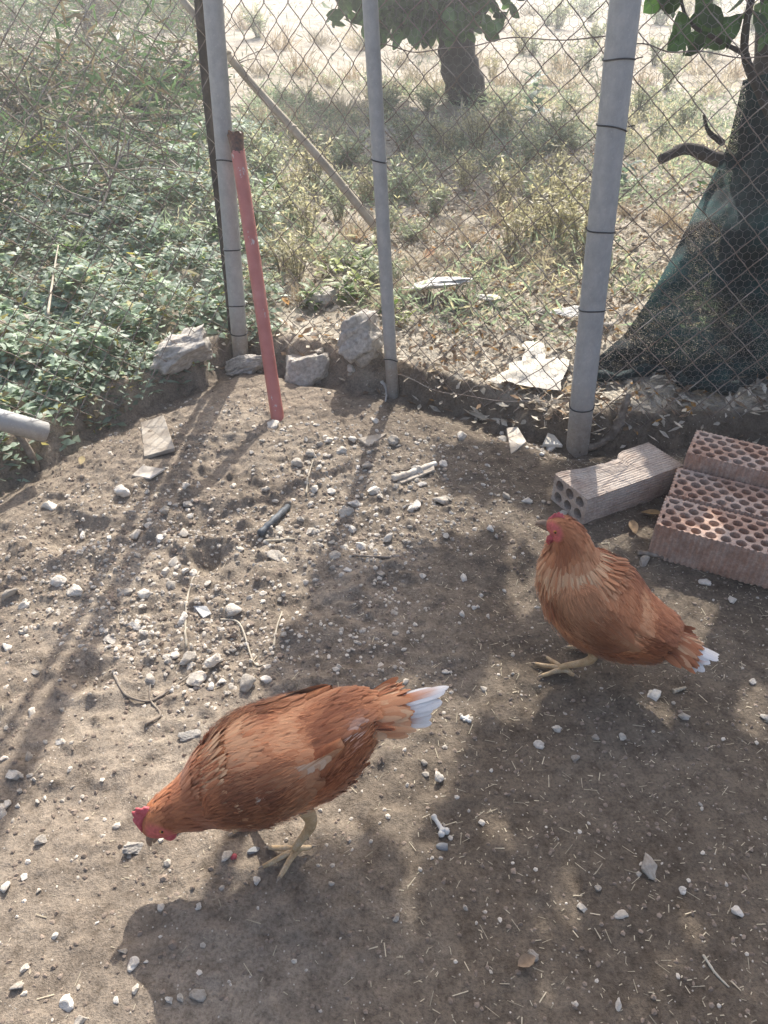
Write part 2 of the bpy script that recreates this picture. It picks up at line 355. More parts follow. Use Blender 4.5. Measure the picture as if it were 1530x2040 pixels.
def feathermat():
    m, nt, bs = mat('feather'); a = N(nt, 'ShaderNodeAttribute', attribute_name='col'); t = N(nt, 'ShaderNodeAttribute', attribute_name='ts')
    sx = nt.nodes.new('ShaderNodeSeparateXYZ'); nt.links.new(t.outputs['Vector'], sx.inputs[0]); c = a.outputs['Color']
    mp = N(nt, 'ShaderNodeMapping'); mp.inputs['Scale'].default_value = (6, 30, 1); nt.links.new(t.outputs['Vector'], mp.inputs[0])
    ab = mathn(nt, 'ABSOLUTE', sx.outputs[1])
    barb = noise(nt, 2.2, 3, .6, None); nt.links.new(mp.outputs[0], nt.nodes[-1].inputs['Vector'])
    c = mix(nt, 1., c, ramp(nt, barb, [(.3, (.8, .78, .76)), (.7, (1.18, 1.18, 1.2))]), 'MULTIPLY')
    edge = ramp(nt, mathn(nt, 'MAXIMUM', ab, mathn(nt, 'MULTIPLY', sx.outputs[0], .93)), [(.62, (0, 0, 0)), (.98, (1, 1, 1))])
    c = mix(nt, mathn(nt, 'MULTIPLY', edge, .20), c, mix(nt, .35, c, (.62, .40, .24)))
    shaft = mathn(nt, 'LESS_THAN', ab, .05); c = mix(nt, mathn(nt, 'MULTIPLY', shaft, .25), c, (.5, .3, .18))
    nt.links.new(c, bs.inputs['Base Color']); bs.inputs['Roughness'].default_value = .62; bs.inputs['Specular IOR Level'].default_value = .25
    bs.inputs['Sheen Weight'].default_value = .15; bs.inputs['Sheen Roughness'].default_value = .4
    tr = nt.nodes.new('ShaderNodeBsdfTranslucent'); nt.links.new(c, tr.inputs[0]); ms = nt.nodes.new('ShaderNodeMixShader'); ms.inputs[0].default_value = .16
    nt.links.new(bs.outputs[0], ms.inputs[1]); nt.links.new(tr.outputs[0], ms.inputs[2]); nt.links.new(ms.outputs[0], nt.nodes['Material Output'].inputs[0]); return m
M['feather'] = feathermat()
M['henbody'] = col_mat('hen_skin_and_down', .75, 0, .2, .25, 120, .001)
M['comb'] = noise_mat('red_comb', [(.3, (.36, .045, .055)), (.7, (.56, .12, .13))], 160, .5, 3, .0008, 400, spec=.4)
M['beak'] = noise_mat('horn_beak', [(.3, (.16, .10, .07)), (.7, (.30, .21, .14))], 90, .4, 3, 0)
M['eye'] = noise_mat('amber_iris', [(.3, (.42, .14, .03)), (.7, (.55, .22, .05))], 200, .15, 2, 0)
M['pupil'] = noise_mat('black_pupil', [(0, (.005, .005, .005)), (1, (.01, .01, .01))], 10, .1, 1, 0)
M['ear'] = noise_mat('pale_earlobe', [(.3, (.5, .36, .3)), (.7, (.65, .5, .42))], 200, .7, 2, 0)
def legmat():
    m, nt, bs = mat('scaly_leg'); co = objco(nt)
    v = N(nt, 'ShaderNodeTexVoronoi', Scale=330); nt.links.new(co, v.inputs['Vector'])
    c = ramp(nt, noise(nt, 45, 4, .6, co), [(.3, (.42, .27, .13)), (.5, (.54, .39, .22)), (.7, (.60, .49, .34))])
    c = mix(nt, .6, c, ramp(nt, v.outputs['Distance'], [(.1, (1.1, 1.1, 1.1)), (.6, (.7, .66, .6))]), 'MULTIPLY')
    nt.links.new(c, bs.inputs['Base Color']); bs.inputs['Roughness'].default_value = .6; bump(nt, v.outputs['Distance'], -.5, .0008, bs); return m
M['legs'] = legmat()
M['claw'] = noise_mat('claw_horn', [(.3, (.2, .15, .1)), (.7, (.42, .34, .26))], 120, .5, 2, 0)

# ------------------------------------------------------------------ ground sheet
def axis(lo, hi, step, far_lo, far_hi, g):
    c = list(np.arange(lo, hi, step)); s = step; x = c[-1]
    while x < far_hi: s *= g; x += s; c.append(x)
    s = step; x = lo; pre = []
    while x > far_lo: s *= g; x -= s; pre.append(x)
    return np.array(pre[::-1] + c)
gx = axis(-1.3, 1.28, .0062, -120, 120, 1.07); gy = axis(.36, 2.7, .0062, -60, 160, 1.05)
X, Y = np.meshgrid(gx, gy); x = X.ravel(); y = Y.ravel(); z = ground_z(x, y)
nx, ny = len(gx), len(gy); i = (np.arange(ny - 1)[:, None] * nx + np.arange(nx - 1)[None]).ravel()
s_out = sdist(x, y)
outside = sstep(.055, .12, s_out + .03 * fbm(x * 12, y * 12, 2, 31))
trod_shade = (1 - roughness(x, y)) * sstep(-.25, .25, x - .0 + .2 * fbm(x * 3, y * 3, 2, 8)) * (1 - outside)  # flat near right soil, where shade is painted into the colour
ground = mk('ground', np.stack([x, y, z], 1), np.stack([i, i + 1, i + nx + 1, i + nx], 1), M['soil'], attrs={'outside': outside, 'trodden_shade': trod_shade})
ground['kind'] = 'structure'; ground['label'] = 'bare scratched earth of the pen running out into the dry field'; ground['category'] = 'ground'

# ------------------------------------------------------------------ fence posts
def post(name, base_px, top_px, r, ztop, label, ties, base_z=None, sink=.12, mat_=None, off=0.):
    b = G(*base_px) if base_z is None else at_z(*base_px, base_z); t = at_y(*top_px, b[1] + off)
    d = (t - b) / (t[2] - b[2]); top = b + d * (ztop - b[2]); bot = b - d * sink
    e = empty(name, tuple(b)); bb = b.copy()
    n = 40; P = bot[None] + (top - bot)[None] * np.linspace(0, 1, n)[:, None] - bb
    V, F = tube(P, r, 20); mb = MB(); [mb.add(V, f) if k == 0 else (mb.F3.append(f)) for k, f in enumerate(F)]
    mb.build('tube', mat_ or M['galv'], e)
    for py in ties:                                  # black ties wrapped round the post and the mesh
        f = (base_px[1] - py) / max(1, (base_px[1] - top_px[1])); pz = at_y(base_px[0] + (top_px[0] - base_px[0]) * f, py, b[1])[2]
        c = b + d * (pz - b[2]) - bb; a = np.linspace(0, 2 * np.pi, 25)
        ring = np.stack([c[0] + (r + .0018) * np.cos(a), c[1] + (r + .0018) * np.sin(a), c[2] + random.uniform(-.009, .009) * np.sin(a + random.uniform(0, 6)) - .003 * np.cos(a * 2)], 1)
        tail = np.array([[c[0] + r + .003, c[1] - .004, c[2]], [c[0] + r + .016, c[1] - .012, c[2] + .004]])
        V1, F1 = tube(ring, .0019, 6, False); mb = MB(); mb.add(V1, F1[0]); V2, F2 = tube(tail, .0014, 6, False); mb.add(V2, F2[0]); mb.build('tie', M['tie'], e)
    tag(e, label, 'fence post', 'galvanised posts of the pen fence')
    return e, b, d
_, pA, dA = post('fence_post', (478, 703), (424, 0), .0285, 2.0, 'grey steel post with the red tube leaning on it at the corner of the pen', (318, 494, 606, 660))
_, pB, dB = post('fence_post', (783, 780), (737, 0), .0205, 2.0, 'thinnest grey steel post standing between two thicker ones, rubble at its left', (316, 716))
_, pC, dC = post('fence_post', (1150, 888), (1246, 0), .0345, 2.0, 'thick grey steel post with black ties beside the weathered hollow brick', (116, 252, 456, 614, 806))
# slim dark stake just behind the corner post
b = pA + np.array([-.035, .075, .08]); t = at_y(396, 0, b[1]); d_ = (t - b) / (t[2] - b[2])
P = b[None] + d_[None] * np.linspace(-.1, 1.6, 24)[:, None]; P[:, 0] += .004 * np.sin(np.linspace(0, 9, 24))
V, F = tube(P - b, np.linspace(.017, .012, 24), 8); st = mk('wooden_stake', V, F, M['bark']); st.location = tuple(b)
tag(st, 'slim dark wooden stake standing right behind the corner steel post', 'stake')
# red tube leaning on the corner post
b = G(553, 832); t = at_y(468, 262, pA[1] - .045); dr = t - b; Lr = np.linalg.norm(dr)
e = empty('red_tube', tuple(b)); e.rotation_mode = 'QUATERNION'; e.rotation_quaternion = Vector(dr).to_track_quat('Z', 'Y')
k = .93 / Lr
zz = np.concatenate([np.linspace(-.06, Lr * .93, 26), np.linspace(Lr * .94, Lr, 8)])
rr = np.where(zz < Lr * .955, .0212, .0212 + (zz - Lr * .955) / (Lr * .045) * .0045)
P = np.stack([0 * zz, 0 * zz, zz], 1); V, F = tube(P, rr, 20, False)
jag = np.random.default_rng(3).uniform(-.016, .006, 20); V[-20:, 2] += jag
Pi = P[::-1].copy(); Vi, Fi = tube(Pi[:12], rr[::-1][:12] - .003, 20, False)
Vi[:20, 2] += np.roll(jag[::-1], 1)
mb = MB(); mb.add(V, F[0]); mb.add(Vi, Fi[0]); tb = mb.build('tube', M['red'], e); tb.scale = (1, 1, 1)
red_scale = .935 / Lr
for n_ in M['red'].node_tree.nodes:
    if n_.type == 'MATH' and n_.operation == 'GREATER_THAN' and abs(n_.inputs[1].default_value - .915) < 1e-4: n_.inputs[1].default_value = Lr - .018
mb = MB()
for zc, dx in ((.62 * Lr, 0), (.93 * Lr - .01, .004)):
    a = np.linspace(0, 2 * np.pi, 9)[:-1]; V = np.stack([dx + .004 * np.cos(a), np.full(8, -.0216), zc + .006 * np.sin(a)], 1); V2 = V * [1, 1, 1] + [0, .002, 0]
    mb.add(np.vstack([V, [[dx, -.0218, zc]]]), np.array([[i, (i + 1) % 8, 8] for i in range(8)]))
tag(e, 'faded red painted steel tube with rusty torn top leaning on corner post', 'pipe')

# ------------------------------------------------------------------ chain link
AL = .094; AV = .092
def lineat(p, d, z): return p + d * (z - p[2])
def panel(fence_e, p0, d0, p1, d1, z0, z1, phase=0, back=.03, sag=.01, skew=0.0, seed=0):
    """woven zigzag wires between two leaning posts; each wire its own mesh."""
    w = np.linalg.norm((p1 - p0)[:2]); n = int(round(w / (AL / 2))); u = AL / 2 / w
    h = z1 - z0; m = int(h / (AV / 2)); dirv = (p1 - p0) / np.linalg.norm(p1 - p0); nn = np.array([-dirv[1], dirv[0], 0])
    rg = np.random.default_rng(seed)
    for i in range(n):
        sub = 4; j = np.arange(m * sub + 1) / sub
        tri = np.abs((j + i + phase) % 2 - 1); tri = tri * tri * (3 - 2 * tri) * .35 + tri * .65
        uu = (i + tri * 1.02 - .01) * u; zz = z0 + j * AV / 2
        ss = skew * (zz - z0) / h
        zz = zz + sag * np.sin(uu * np.pi) * -1.0 * (1 - (zz - z0) / h) + .012 * fbm(uu * 5 + seed, zz * 5, 2, 41)
        uu = uu + ss + .012 * fbm(uu * 4 + 9 + seed, zz * 4, 2, 43) / max(w, .3)
        a = p0[None] + d0[None] * (zz - p0[2])[:, None]; c = p1[None] + d1[None] * (zz - p1[2])[:, None]
        P = a + (c - a) * uu[:, None]
        P = P + nn[None] * (back + .0016 * np.cos(np.pi * (j + i + phase)) * 1.0 + .012 * fbm(uu * 3 + seed, zz * 3, 2, 47))[:, None]
        V, F = tube(P, .00145, 5, False)
        mk('wire', V, F[0], M['wire'], fence_e)
        # loose twisted tips along the bottom edge
UPV = np.array([0, 0, 1.])
fe = empty('chain_link_fence', tuple(pB)); 
def rel(p): return p - pB
D2 = np.array([1.75, 2.10, .05])
panel(fe, rel(pA), dA, rel(pB), dB, .075, 1.32, 0, seed=1)
panel(fe, rel(pB), dB, rel(pC), dC, .055, 1.30, 0, seed=2)
panel(fe, rel(pC), dC, rel(D2), UPV, .045, 1.30, 1, seed=3)
tag(fe, 'rusty chain link mesh strung behind the three steel posts', 'fence')
fl = empty('chain_link_fence', tuple(pA)); Lp = np.array([A[0] + dirL[0] * 1.9, A[1] + dirL[1] * 1.9, .1]); dLp = np.array([-.05, .03, 1.])
panel(fl, np.zeros(3), dA, Lp - pA, dLp, .07, 1.25, 0, back=-.035, seed=4)
tag(fl, 'chain link mesh along the grey green ground cover, running back to the corner post', 'fence')
# chicken wire layered on the front mesh
def hexnet(p0, d0, p1, d1, z0, z1, a, nnoff):
    w = np.linalg.norm((p1 - p0)[:2]); segs = []
    hx = a * math.sqrt(3) / 2 * 1; rows = int((z1 - z0) / (a * .75)); cols = int(w / hx)
    dirv = (p1 - p0) / np.linalg.norm(p1 - p0); nn = np.array([-dirv[1], dirv[0], 0])
    E = []
    for r_ in range(rows):
        for c_ in range(cols):
            cx = (c_ + .5 * (r_ % 2)) * hx; cz = z0 + r_ * a * .75
            q = [(cx, cz + a / 2), (cx + hx / 2, cz + a / 4), (cx + hx / 2, cz - a / 4), (cx, cz - a / 2)]
            E += [(q[0], q[1]), (q[1], q[2]), (q[2], q[3])]
    E = np.array(E)                                   # k,2,2
    def pos(u, zz):
        u = u / w; aa = p0 + d0 * (zz - p0[2])[..., None]; cc = p1 + d1 * (zz - p1[2])[..., None]
        return aa + (cc - aa) * u[..., None] + nn * (nnoff + .02 * fbm(u * 4, zz * 4, 2, 51))[..., None]
    a0 = pos(E[:, 0, 0], E[:, 0, 1]); b0 = pos(E[:, 1, 0], E[:, 1, 1]); r = .0004
    T = nrm(b0 - a0); s1 = nrm(np.cross(T, nn)); s2 = np.broadcast_to(nn, T.shape); k = len(E)
    ofs = [s1 * r + s2 * -r * .58, s1 * -r + s2 * -r * .58, s2 * r * 1.15]
    V = np.stack([a0 + o for o in ofs] + [b0 + o for o in ofs], 1).reshape(-1, 3)
    q = np.array([[0, 1, 4, 3], [1, 2, 5, 4], [2, 0, 3, 5]]); F = (np.arange(k)[:, None, None] * 6 + q[None]).reshape(-1, 4)
    return V, F
mb = MB(); mb.add(*hexnet(pB, dB, pC, dC, .09, 1.2, .026, .055)); mb.add(*hexnet(pC, dC, D2, UPV, .06, 1.2, .026, .055))
cw = mb.build('chicken_wire', M['thinwire']); tag(cw, 'fine hexagonal chicken wire hung against the chain link', 'wire netting')
# line wires
def line_wire(pts, label, r=.0016):
    P = catmull(pts, 40); P[:, 2] += .004 * np.sin(np.linspace(0, 20, 40)); V, F = tube(P, r, 5, False); o = mk('line_wire', V, F[0], M['wire']); tag(o, label, 'wire', 'line wires of the fence')
def fpt(px, py, off=.045):
    # point on the fence surface seen at a pixel: intersect with the vertical plane through two posts
    for p, q in ((pA, pB), (pB, pC), (pC, D2)):
        d = (q - p)[:2]; n2 = np.array([-d[1], d[0]]) / np.linalg.norm(d); r = ray(px, py)
        t = (n2 @ p[:2] + off) / (n2 @ r[:2]); P = np.array([0, 0, CAM_H]) + r * t
        s = ((P[:2] - p[:2]) @ d) / (d @ d)
        if s <= 1.03 or q is D2: return P
line_wire([fpt(740, 88), fpt(860, 102), fpt(1000, 80), fpt(1215, 75)], 'sagging rusty line wire strung from the thin post to the thick post')
line_wire([fpt(1262, 88), fpt(1370, 104), fpt(1530, 114), fpt(1640, 116)], 'rusty line wire running from the thick post towards the netting')
line_wire([fpt(790, 745, -.01), fpt(900, 785, -.02), fpt(1050, 800, -.02), fpt(1140, 800, -.01)], 'thin wire along the foot of the mesh by the white paper', .0011)
# cane brace behind the corner
p0 = at_y(748, 452, pB[1] + .10); p1 = at_y(355, -10, pA[1] + .12); dv = p1 - p0
P = catmull([p0, p0 + dv * .3 + [0, 0, .008], p0 + dv * .65 - [0, 0, .006], p1, p1 + dv * .35], 44)
V, F = tube(P - p0, np.linspace(.0135, .0105, 44), 10); o = mk('cane', V, F, M['cane']); o.location = tuple(p0); tag(o, 'long pale cane slanting behind the mesh by the corner post', 'cane')
for kx in (.14, .37, .6, .83):
    q = P[int(kx * 43)] - p0; T_ = nrm(dv); V, F = tube(np.array([q - T_ * .006, q - T_ * .002, q + T_ * .002, q + T_ * .006]), [.0125, .0145, .0145, .0125], 10); mk('node_ring', V, F, M['cane'], o)
# pipe stub with prop at the left edge
e = empty('pipe_rail', tuple(G(75, 935)))
eb = np.array(e.location); q1 = at_y(92, 862, eb[1] - .01); q0 = at_y(-130, 800, eb[1] - .12)
V, F = tube(np.array([q0, q0 + (q1 - q0) * .5, q1 - (q1 - q0) * .01, q1]) - eb, [.03, .03, .03, .028], 18); mk('rail', V, F, M['galv'], e)
V, F = tube(np.array([at_y(35, 862, eb[1]), at_y(62, 905, eb[1]), eb - [0, 0, .05]]) - eb, .011, 8); o = mk('prop', V, F, M['deadwood'], e)
tag(e, 'grey pipe stub propped on a short stick beside the ground cover', 'pipe')

# ------------------------------------------------------------------ stones
def rock_mesh(name, seed, planes=9, sub=3, rough=.05, m=None, flat=True):
    rg = np.random.default_rng(seed); bm = bmesh.new(); bmesh.ops.create_icosphere(bm, subdivisions=sub, radius=1)
    V = np.array([v.co for v in bm.verts]); F = np.array([[v.index for v in f.verts] for f in bm.faces]); bm.free()
    for _ in range(planes):
        n = rand_dirs(1, rng=rg)[0]; d = rg.uniform(.42, .85); k = V @ n - d; V = V - np.outer(np.maximum(k, 0), n)
    ns = fbm(V[:, 0] * 2 + seed, V[:, 1] * 2 + V[:, 2] * 3, 3, seed); V = V * (1 + rough * ns + rough * .5 * fbm(V[:, 0] * 6 + seed, V[:, 1] * 6 + V[:, 2] * 7, 3, seed + 5))[:, None]
    return mk(name, V, F, m or M['stone'], smooth=not flat, link=False)
def pebbles_pool(k, planes, flat, m, s0, rough=.06): return [rock_mesh('stone', s0 + i, planes, 3, rough, m, flat) for i in range(k)]
POOL_R = pebbles_pool(9, 7, False, M['pebble'], 100, .30); POOL_A = pebbles_pool(12, 13, True, M['pebble'], 200, .22)
def stone(px, py, w_px, label=None, kind='r', asp=.75, hgt=.6, rot=None, me=None, group=None, name='stone', sink=.36, cat='stone', dz=0.):
    p = G(px, py); depth = (p - [0, 0, CAM_H]) @ FW; a = w_px / FPX * depth / 2
    me = me or random.choice(POOL_R if kind == 'r' else POOL_A)
    o = put(name, me, None, (p[0], p[1], p[2] + a * hgt * (1 - 2 * sink) + dz), (random.uniform(-.25, .25), random.uniform(-.25, .25), random.uniform(0, 6.3) if rot is None else rot), (a, a * asp, a * hgt))
    tag(o, label or stone_label(px, py, w_px, kind), cat, group or ('small stones on the pen floor' if not label else None))
    return o
ANCH = [(545, 1040, 'the dark hose piece'), (312, 878, 'the square broken tile'), (553, 835, 'the foot of the red tube'), (783, 780, 'the foot of the thinnest post'), (300, 1390, 'the dark curved twig'), (265, 1694, 'the angular white rock'), (378, 1466, 'the flat white stone above the pecking hen'), (862, 1640, 'the bone'), (1420, 1100, 'the perforated bricks'), (830, 945, 'the pale stubby stick'), (1150, 885, 'the thick post'), (75, 935, 'the propped pipe'), (403, 1222, 'the torn white scrap'), (875, 1554, 'the round stone in the sunlit patch'), (1293, 1726, 'the smooth egg shaped stone'), (1303, 1385, 'the pointed white flake'), (1120, 1340, 'the feet of the upright hen'), (1235, 1823, 'the flat bean shaped stone'), (372, 1220, 'the long bent stalk'), (740, 880, 'the triangular white shard')]
def stone_label(px, py, w, k):
    n = min(ANCH, key=lambda a: (a[0] - px) ** 2 + ((a[1] - py) * 1.4) ** 2)[2]
    return '%s %s pebble on the soil near %s' % ('larger' if w > 27 else 'small' if w > 16 else 'tiny', 'rounded' if k == 'r' else 'angular', n)
big = lambda s, pl=11, fl=True, m=None: rock_mesh('rock', s, pl, 5, .30, m or M['rock'], False)
stone(378, 722, 165, 'broad grey boulder at the edge of the ground cover, shaded face', me=big(1, 12, False), asp=.62, hgt=.62, rot=.55, name='boulder', sink=.2, cat='rock')
stone(492, 738, 112, 'white flat rock at the foot of the corner post', me=big(2), asp=.6, hgt=.4, rot=.2, name='rock', sink=.2, cat='rock')
stone(708, 705, 118, 'rounded cream boulder left of the thinnest post', me=big(3, 7, False), asp=.85, hgt=.95, rot=1.0, name='boulder', sink=.25, cat='rock')
stone(608, 714, 125, 'brown lumpy rock half buried between red tube and cream boulder', me=big(4, 8, False), asp=.7, hgt=.7, name='rock', sink=.3, cat='rock')
stone(648, 606, 85, 'tan rock in the weeds behind the mesh', me=big(5, 9, False), asp=.7, hgt=.75, name='rock', cat='rock')
stone(878, 596, 165, 'flat bright white slab in the litter behind the mesh', me=big(6, 11, True, M['chalk']), asp=.62, hgt=.13, rot=-.1, name='slab', sink=.0, cat='rock', dz=.05)
stone(1120, 642, 75, 'pale tilted slab just outside the mesh left of the thick post', me=big(11, 11, True, M['chalk']), asp=.6, hgt=.15, rot=.3, name='slab', sink=.0, cat='rock', dz=.03)
stone(975, 610, 60, 'small white slab right of the flat bright slab outside', me=big(12, 11, True, M['chalk']), asp=.6, hgt=.18, rot=-.4, name='slab', sink=.0, cat='rock', dz=.025)
stone(1075, 625, 70, 'flat pale stone behind the mesh near the thick post', me=big(7), asp=.5, hgt=.2, name='slab', cat='rock')
stone(1205, 655, 62, 'pale flat stone at the edge of the dark netting', me=big(8), asp=.7, hgt=.3, name='rock', cat='rock')
stone(265, 1694, 60, 'angular white rock lying ahead of the pecking hen', 'a', .55, .5, .1, me=big(9, 9), name='rock', cat='rock')
stone(378, 1466, 44, 'flat white stone above the pecking hen back', 'a', .75, .35, me=big(10))
stone(350, 1650, 38, 'rounded cream stone under the pecking hen head', 'r', .75, .5)
stone(319, 1675, 17, 'tiny white chip below the pecking hen beak', 'a', .9, .6)
stone(505, 1696, 28, 'small grey stone beside the hen foot', 'a', .55, .5, .5, me=rock_mesh('stone', 61, 8, 2, .05, M['bluestone']))
stone(452, 1706, 30, 'flat grey brown stone next to the red chip', 'r', .9, .4)
stone(466, 1708, 15, 'small round red chip on the soil', 'r', .9, .6, me=rock_mesh('stone', 62, 3, 2, .05, M['comb'], False), name='red_chip', cat='chip')
stone(511, 1755, 20, 'small upright grey pebble at the shadow edge', 'a', 1.2, .6)
stone(1293, 1726, 42, 'smooth egg shaped tan stone in the shade', 'r', 1.25, .6, .3)
stone(1364, 1428, 34, 'oblong tan stone below the upright hen tail', 'r', .6, .5, -.6)
stone(1110, 1453, 30, 'peanut shaped cream pebble', 'r', .5, .5, -.5)
stone(1303, 1385, 42, 'pointed white stone flake below the upright hen', 'a', .8, .35, .4)
stone(875, 1554, 26, 'round stone with a dark underside in a sunlit patch', 'r', .95, .85, sink=.05)
stone(884, 1688, 32, 'smooth grey oval pebble beside the bone', 'r', .5, .45, 0, me=rock_mesh('stone', 63, 1, 3, .03, M['bluestone'], False))
stone(1235, 1823, 34, 'flat bean shaped white stone in the shade', 'r', .6, .35, 0)
stone(1467, 1816, 34, 'buff stone at the shaded right of the pen', 'a', .7, .5)
stone(1458, 1196, 26, 'pale chip in front of the perforated bricks', 'a', .8, .5)
stone(1232, 2001, 28, 'white wedge shaped chip in deep shade', 'a', .6, .5, 1.2)
stone(1404, 1162, 26, 'rounded dusty stone below the perforated bricks', 'r', .8, .5)
stone(1283, 1122, 34, 'chalky white lump between hen and bricks', 'a', .8, .6)
stone(312, 878, 80, 'flat square broken tile lying near the corner', 'a', 1.0, .12, .15, me=rock_mesh('tile', 64, 0, 1, .1, M['stone']), name='tile_piece', cat='tile') if False else None
for px, py, w, k in [(655, 880, 26, 'r'), (785, 880, 28, 'r'), (918, 872, 32, 'a'), (730, 930, 36, 'r'), (690, 1025, 38, 'r'), (620, 1060, 34, 'a'), (556, 1055, 24, 'r'), (628, 975, 30, 'r'), (150, 1180, 38, 'r'), (118, 1160, 32, 'r'), (20, 1185, 40, 'r'), (270, 1070, 34, 'r'), (318, 1075, 30, 'a'), (265, 1250, 34, 'a'), (375, 1315, 42, 'r'), (425, 1316, 40, 'a'), (465, 1215, 36, 'r'), (300, 1355, 34, 'r'), (490, 1365, 44, 'r'), (530, 1355, 26, 'r'), (390, 1355, 46, 'a'), (385, 1143, 20, 'r'), (100, 1010, 44, 'r'), (245, 980, 36, 'r'), (330, 1020, 28, 'a'), (375, 1005, 30, 'r'), (288, 1185, 30, 'r'), (340, 1170, 26, 'r'), (480, 1095, 24, 'r'), (560, 1110, 20, 'r'), (830, 940, 30, 'a'), (890, 995, 28, 'r'), (745, 980, 40, 'a'), (720, 1090, 36, 'a'), (1000, 875, 24, 'r'), (1120, 1025, 26, 'a'), (1050, 1000, 28, 'r'), (25, 1545, 36, 'r'), (60, 1510, 26, 'r'), (125, 1415, 20, 'a'), (118, 1480, 22, 'r'), (265, 1922, 30, 'r'), (270, 1970, 26, 'a'), (338, 1993, 24, 'a'), (135, 2000, 32, 'r'), (35, 1965, 34, 'r'), (395, 1985, 36, 'r'), (245, 1895, 22, 'r'), (48, 1750, 20, 'r'), (395, 1808, 18, 'r'), (360, 1990, 20, 'a'), (790, 1828, 24, 'r'), (1145, 1512, 24, 'a'), (1075, 1485, 26, 'r'), (1240, 1470, 22, 'a'), (1500, 1360, 22, 'r'), (1525, 1430, 22, 'r'), (1062, 1905, 26, 'r'), (960, 1640, 18, 'r'), (920, 1225, 18, 'r'), (945, 1212, 14, 'r'), (1190, 1770, 18, 'r'), (1160, 1810, 22, 'r'), (1360, 1775, 18, 'r'), (785, 1220, 18, 'r'), (930, 1430, 24, 'a'), (845, 1520, 16, 'r'), (620, 905, 26, 'r'), (545, 850, 30, 'r'), (700, 760, 24, 'r'), (630, 760, 22, 'r'), (5, 1620, 40, 'r'), (10, 1770, 30, 'r'), (15, 1290, 26, 'r'), (70, 1340, 20, 'r')]:
    stone(px, py, w, None, k, random.uniform(.6, 1), random.uniform(.45, .75))
rg = np.random.default_rng(5); placed = 0
CLUST = [(740, 900, 110, 45), (700, 1010, 110, 60), (600, 1060, 90, 50), (820, 960, 90, 50), (420, 1310, 90, 45), (470, 1220, 90, 50), (130, 1170, 90, 50), (300, 1110, 110, 60), (360, 1010, 90, 50), (250, 1260, 80, 50), (60, 1090, 60, 60), (900, 1010, 70, 40), (740, 1085, 60, 30), (30, 1530, 60, 80), (150, 1900, 160, 130), (1090, 880, 40, 18), (620, 880, 70, 30)]
while placed < 230:
    cx, cy, rx, ry = CLUST[int(rg.integers(0, len(CLUST)))] if rg.random() < .82 else (420, 1200, 380, 260)
    px, py = rg.normal(cx, rx), rg.normal(cy, ry); p = at_z(px, py, 0)
    if sdist(p[0:1], p[1:2])[0] > -.05 or not (-40 < px < 1530): continue
    stone(px, py, rg.choice([10, 13, 16, 20, 26, 33], p=[.22, .24, .22, .16, .11, .05]) * rg.uniform(.85, 1.15), None, 'r' if rg.random() < .28 else 'a', rg.uniform(.5, 1), rg.uniform(.35, .75)); placed += 1
# gravel and soil crumbs too small to pick apart
def scatter_rocks(name, pts, sizes, m, pool_seed, label, cat, colr=None):
    rg = np.random.default_rng(pool_seed); bm = bmesh.new(); bmesh.ops.create_icosphere(bm, subdivisions=1, radius=1)
    V0 = np.array([v.co for v in bm.verts]); F0 = np.array([[v.index for v in f.verts] for f in bm.faces]); bm.free(); n = len(pts)
    V = V0[None] * rg.uniform(.65, 1.15, (n, len(V0), 1)); V = V * sizes[:, None, None] * np.stack([np.ones(n), rg.uniform(.6, 1, n), rg.uniform(.45, .9, n)], 1)[:, None, :]
    a = rg.uniform(0, 6.28, n); ca, sa = np.cos(a)[:, None], np.sin(a)[:, None]
    V = np.stack([V[..., 0] * ca - V[..., 1] * sa, V[..., 0] * sa + V[..., 1] * ca, V[..., 2]], -1) + pts[:, None, :]
    F = (np.arange(n)[:, None, None] * len(V0) + F0[None]).reshape(-1, 3)
    at = {'col': np.repeat(colr, len(V0), 0)} if colr is not None else None
    o = mk(name, V.reshape(-1, 3), F, m, smooth=False, attrs=at); o['kind'] = 'stuff'; o['label'] = label; o['category'] = cat; return o
def ground_pts(n, x0, x1, y0, y1, seed, cond):
    rg = np.random.default_rng(seed); x = rg.uniform(x0, x1, n); y = rg.uniform(y0, y1, n); k = cond(x, y, rg); x, y = x[k], y[k]; return np.stack([x, y, ground_z(x, y)], 1)
M['grit'] = col_mat('gravel_bits', .9, 0, .2, .2, 90)
def grit_cols(n, rg, pale=.5):
    c = np.where(rg.random((n, 1)) < pale, np.array([[.52, .46, .38]]), np.array([[.25, .195, .15]])); return c * rg.uniform(.7, 1.2, (n, 1))
inpen = lambda x, y: sdist(x, y) < -.02
gp = ground_pts(30000, -1.35, .75, .45, 2.6, 21, lambda x, y, r: inpen(x, y) & (r.random(len(x)) < np.clip((roughness(x, y) - .17) * (fbm(x * 7, y * 7, 2, 71) * 1.3 + .45), .01, 1)))
scatter_rocks('gravel', gp, np.random.default_rng(1).uniform(.0025, .0065, len(gp)) * np.random.default_rng(2).choice([1, 1, 1.5], len(gp)), M['grit'], 3, 'fine pale gravel and crumbs scattered over the scratched soil', 'gravel', grit_cols(len(gp), np.random.default_rng(4), .62))
rgc = np.random.default_rng(77); cl = np.array(CLUST, float); ki = rgc.choice([i for i in range(len(cl)) if i not in (13, 14)], 1900); kp = np.stack([rgc.normal(cl[ki, 0], cl[ki, 2] * .9), rgc.normal(cl[ki, 1], cl[ki, 3] * .9)], 1)
gp = np.array([at_z(a, b, 0) for a, b in kp]); gp = gp[sdist(gp[:, 0], gp[:, 1]) < -.04]; gp[:, 2] = ground_z(gp[:, 0], gp[:, 1])
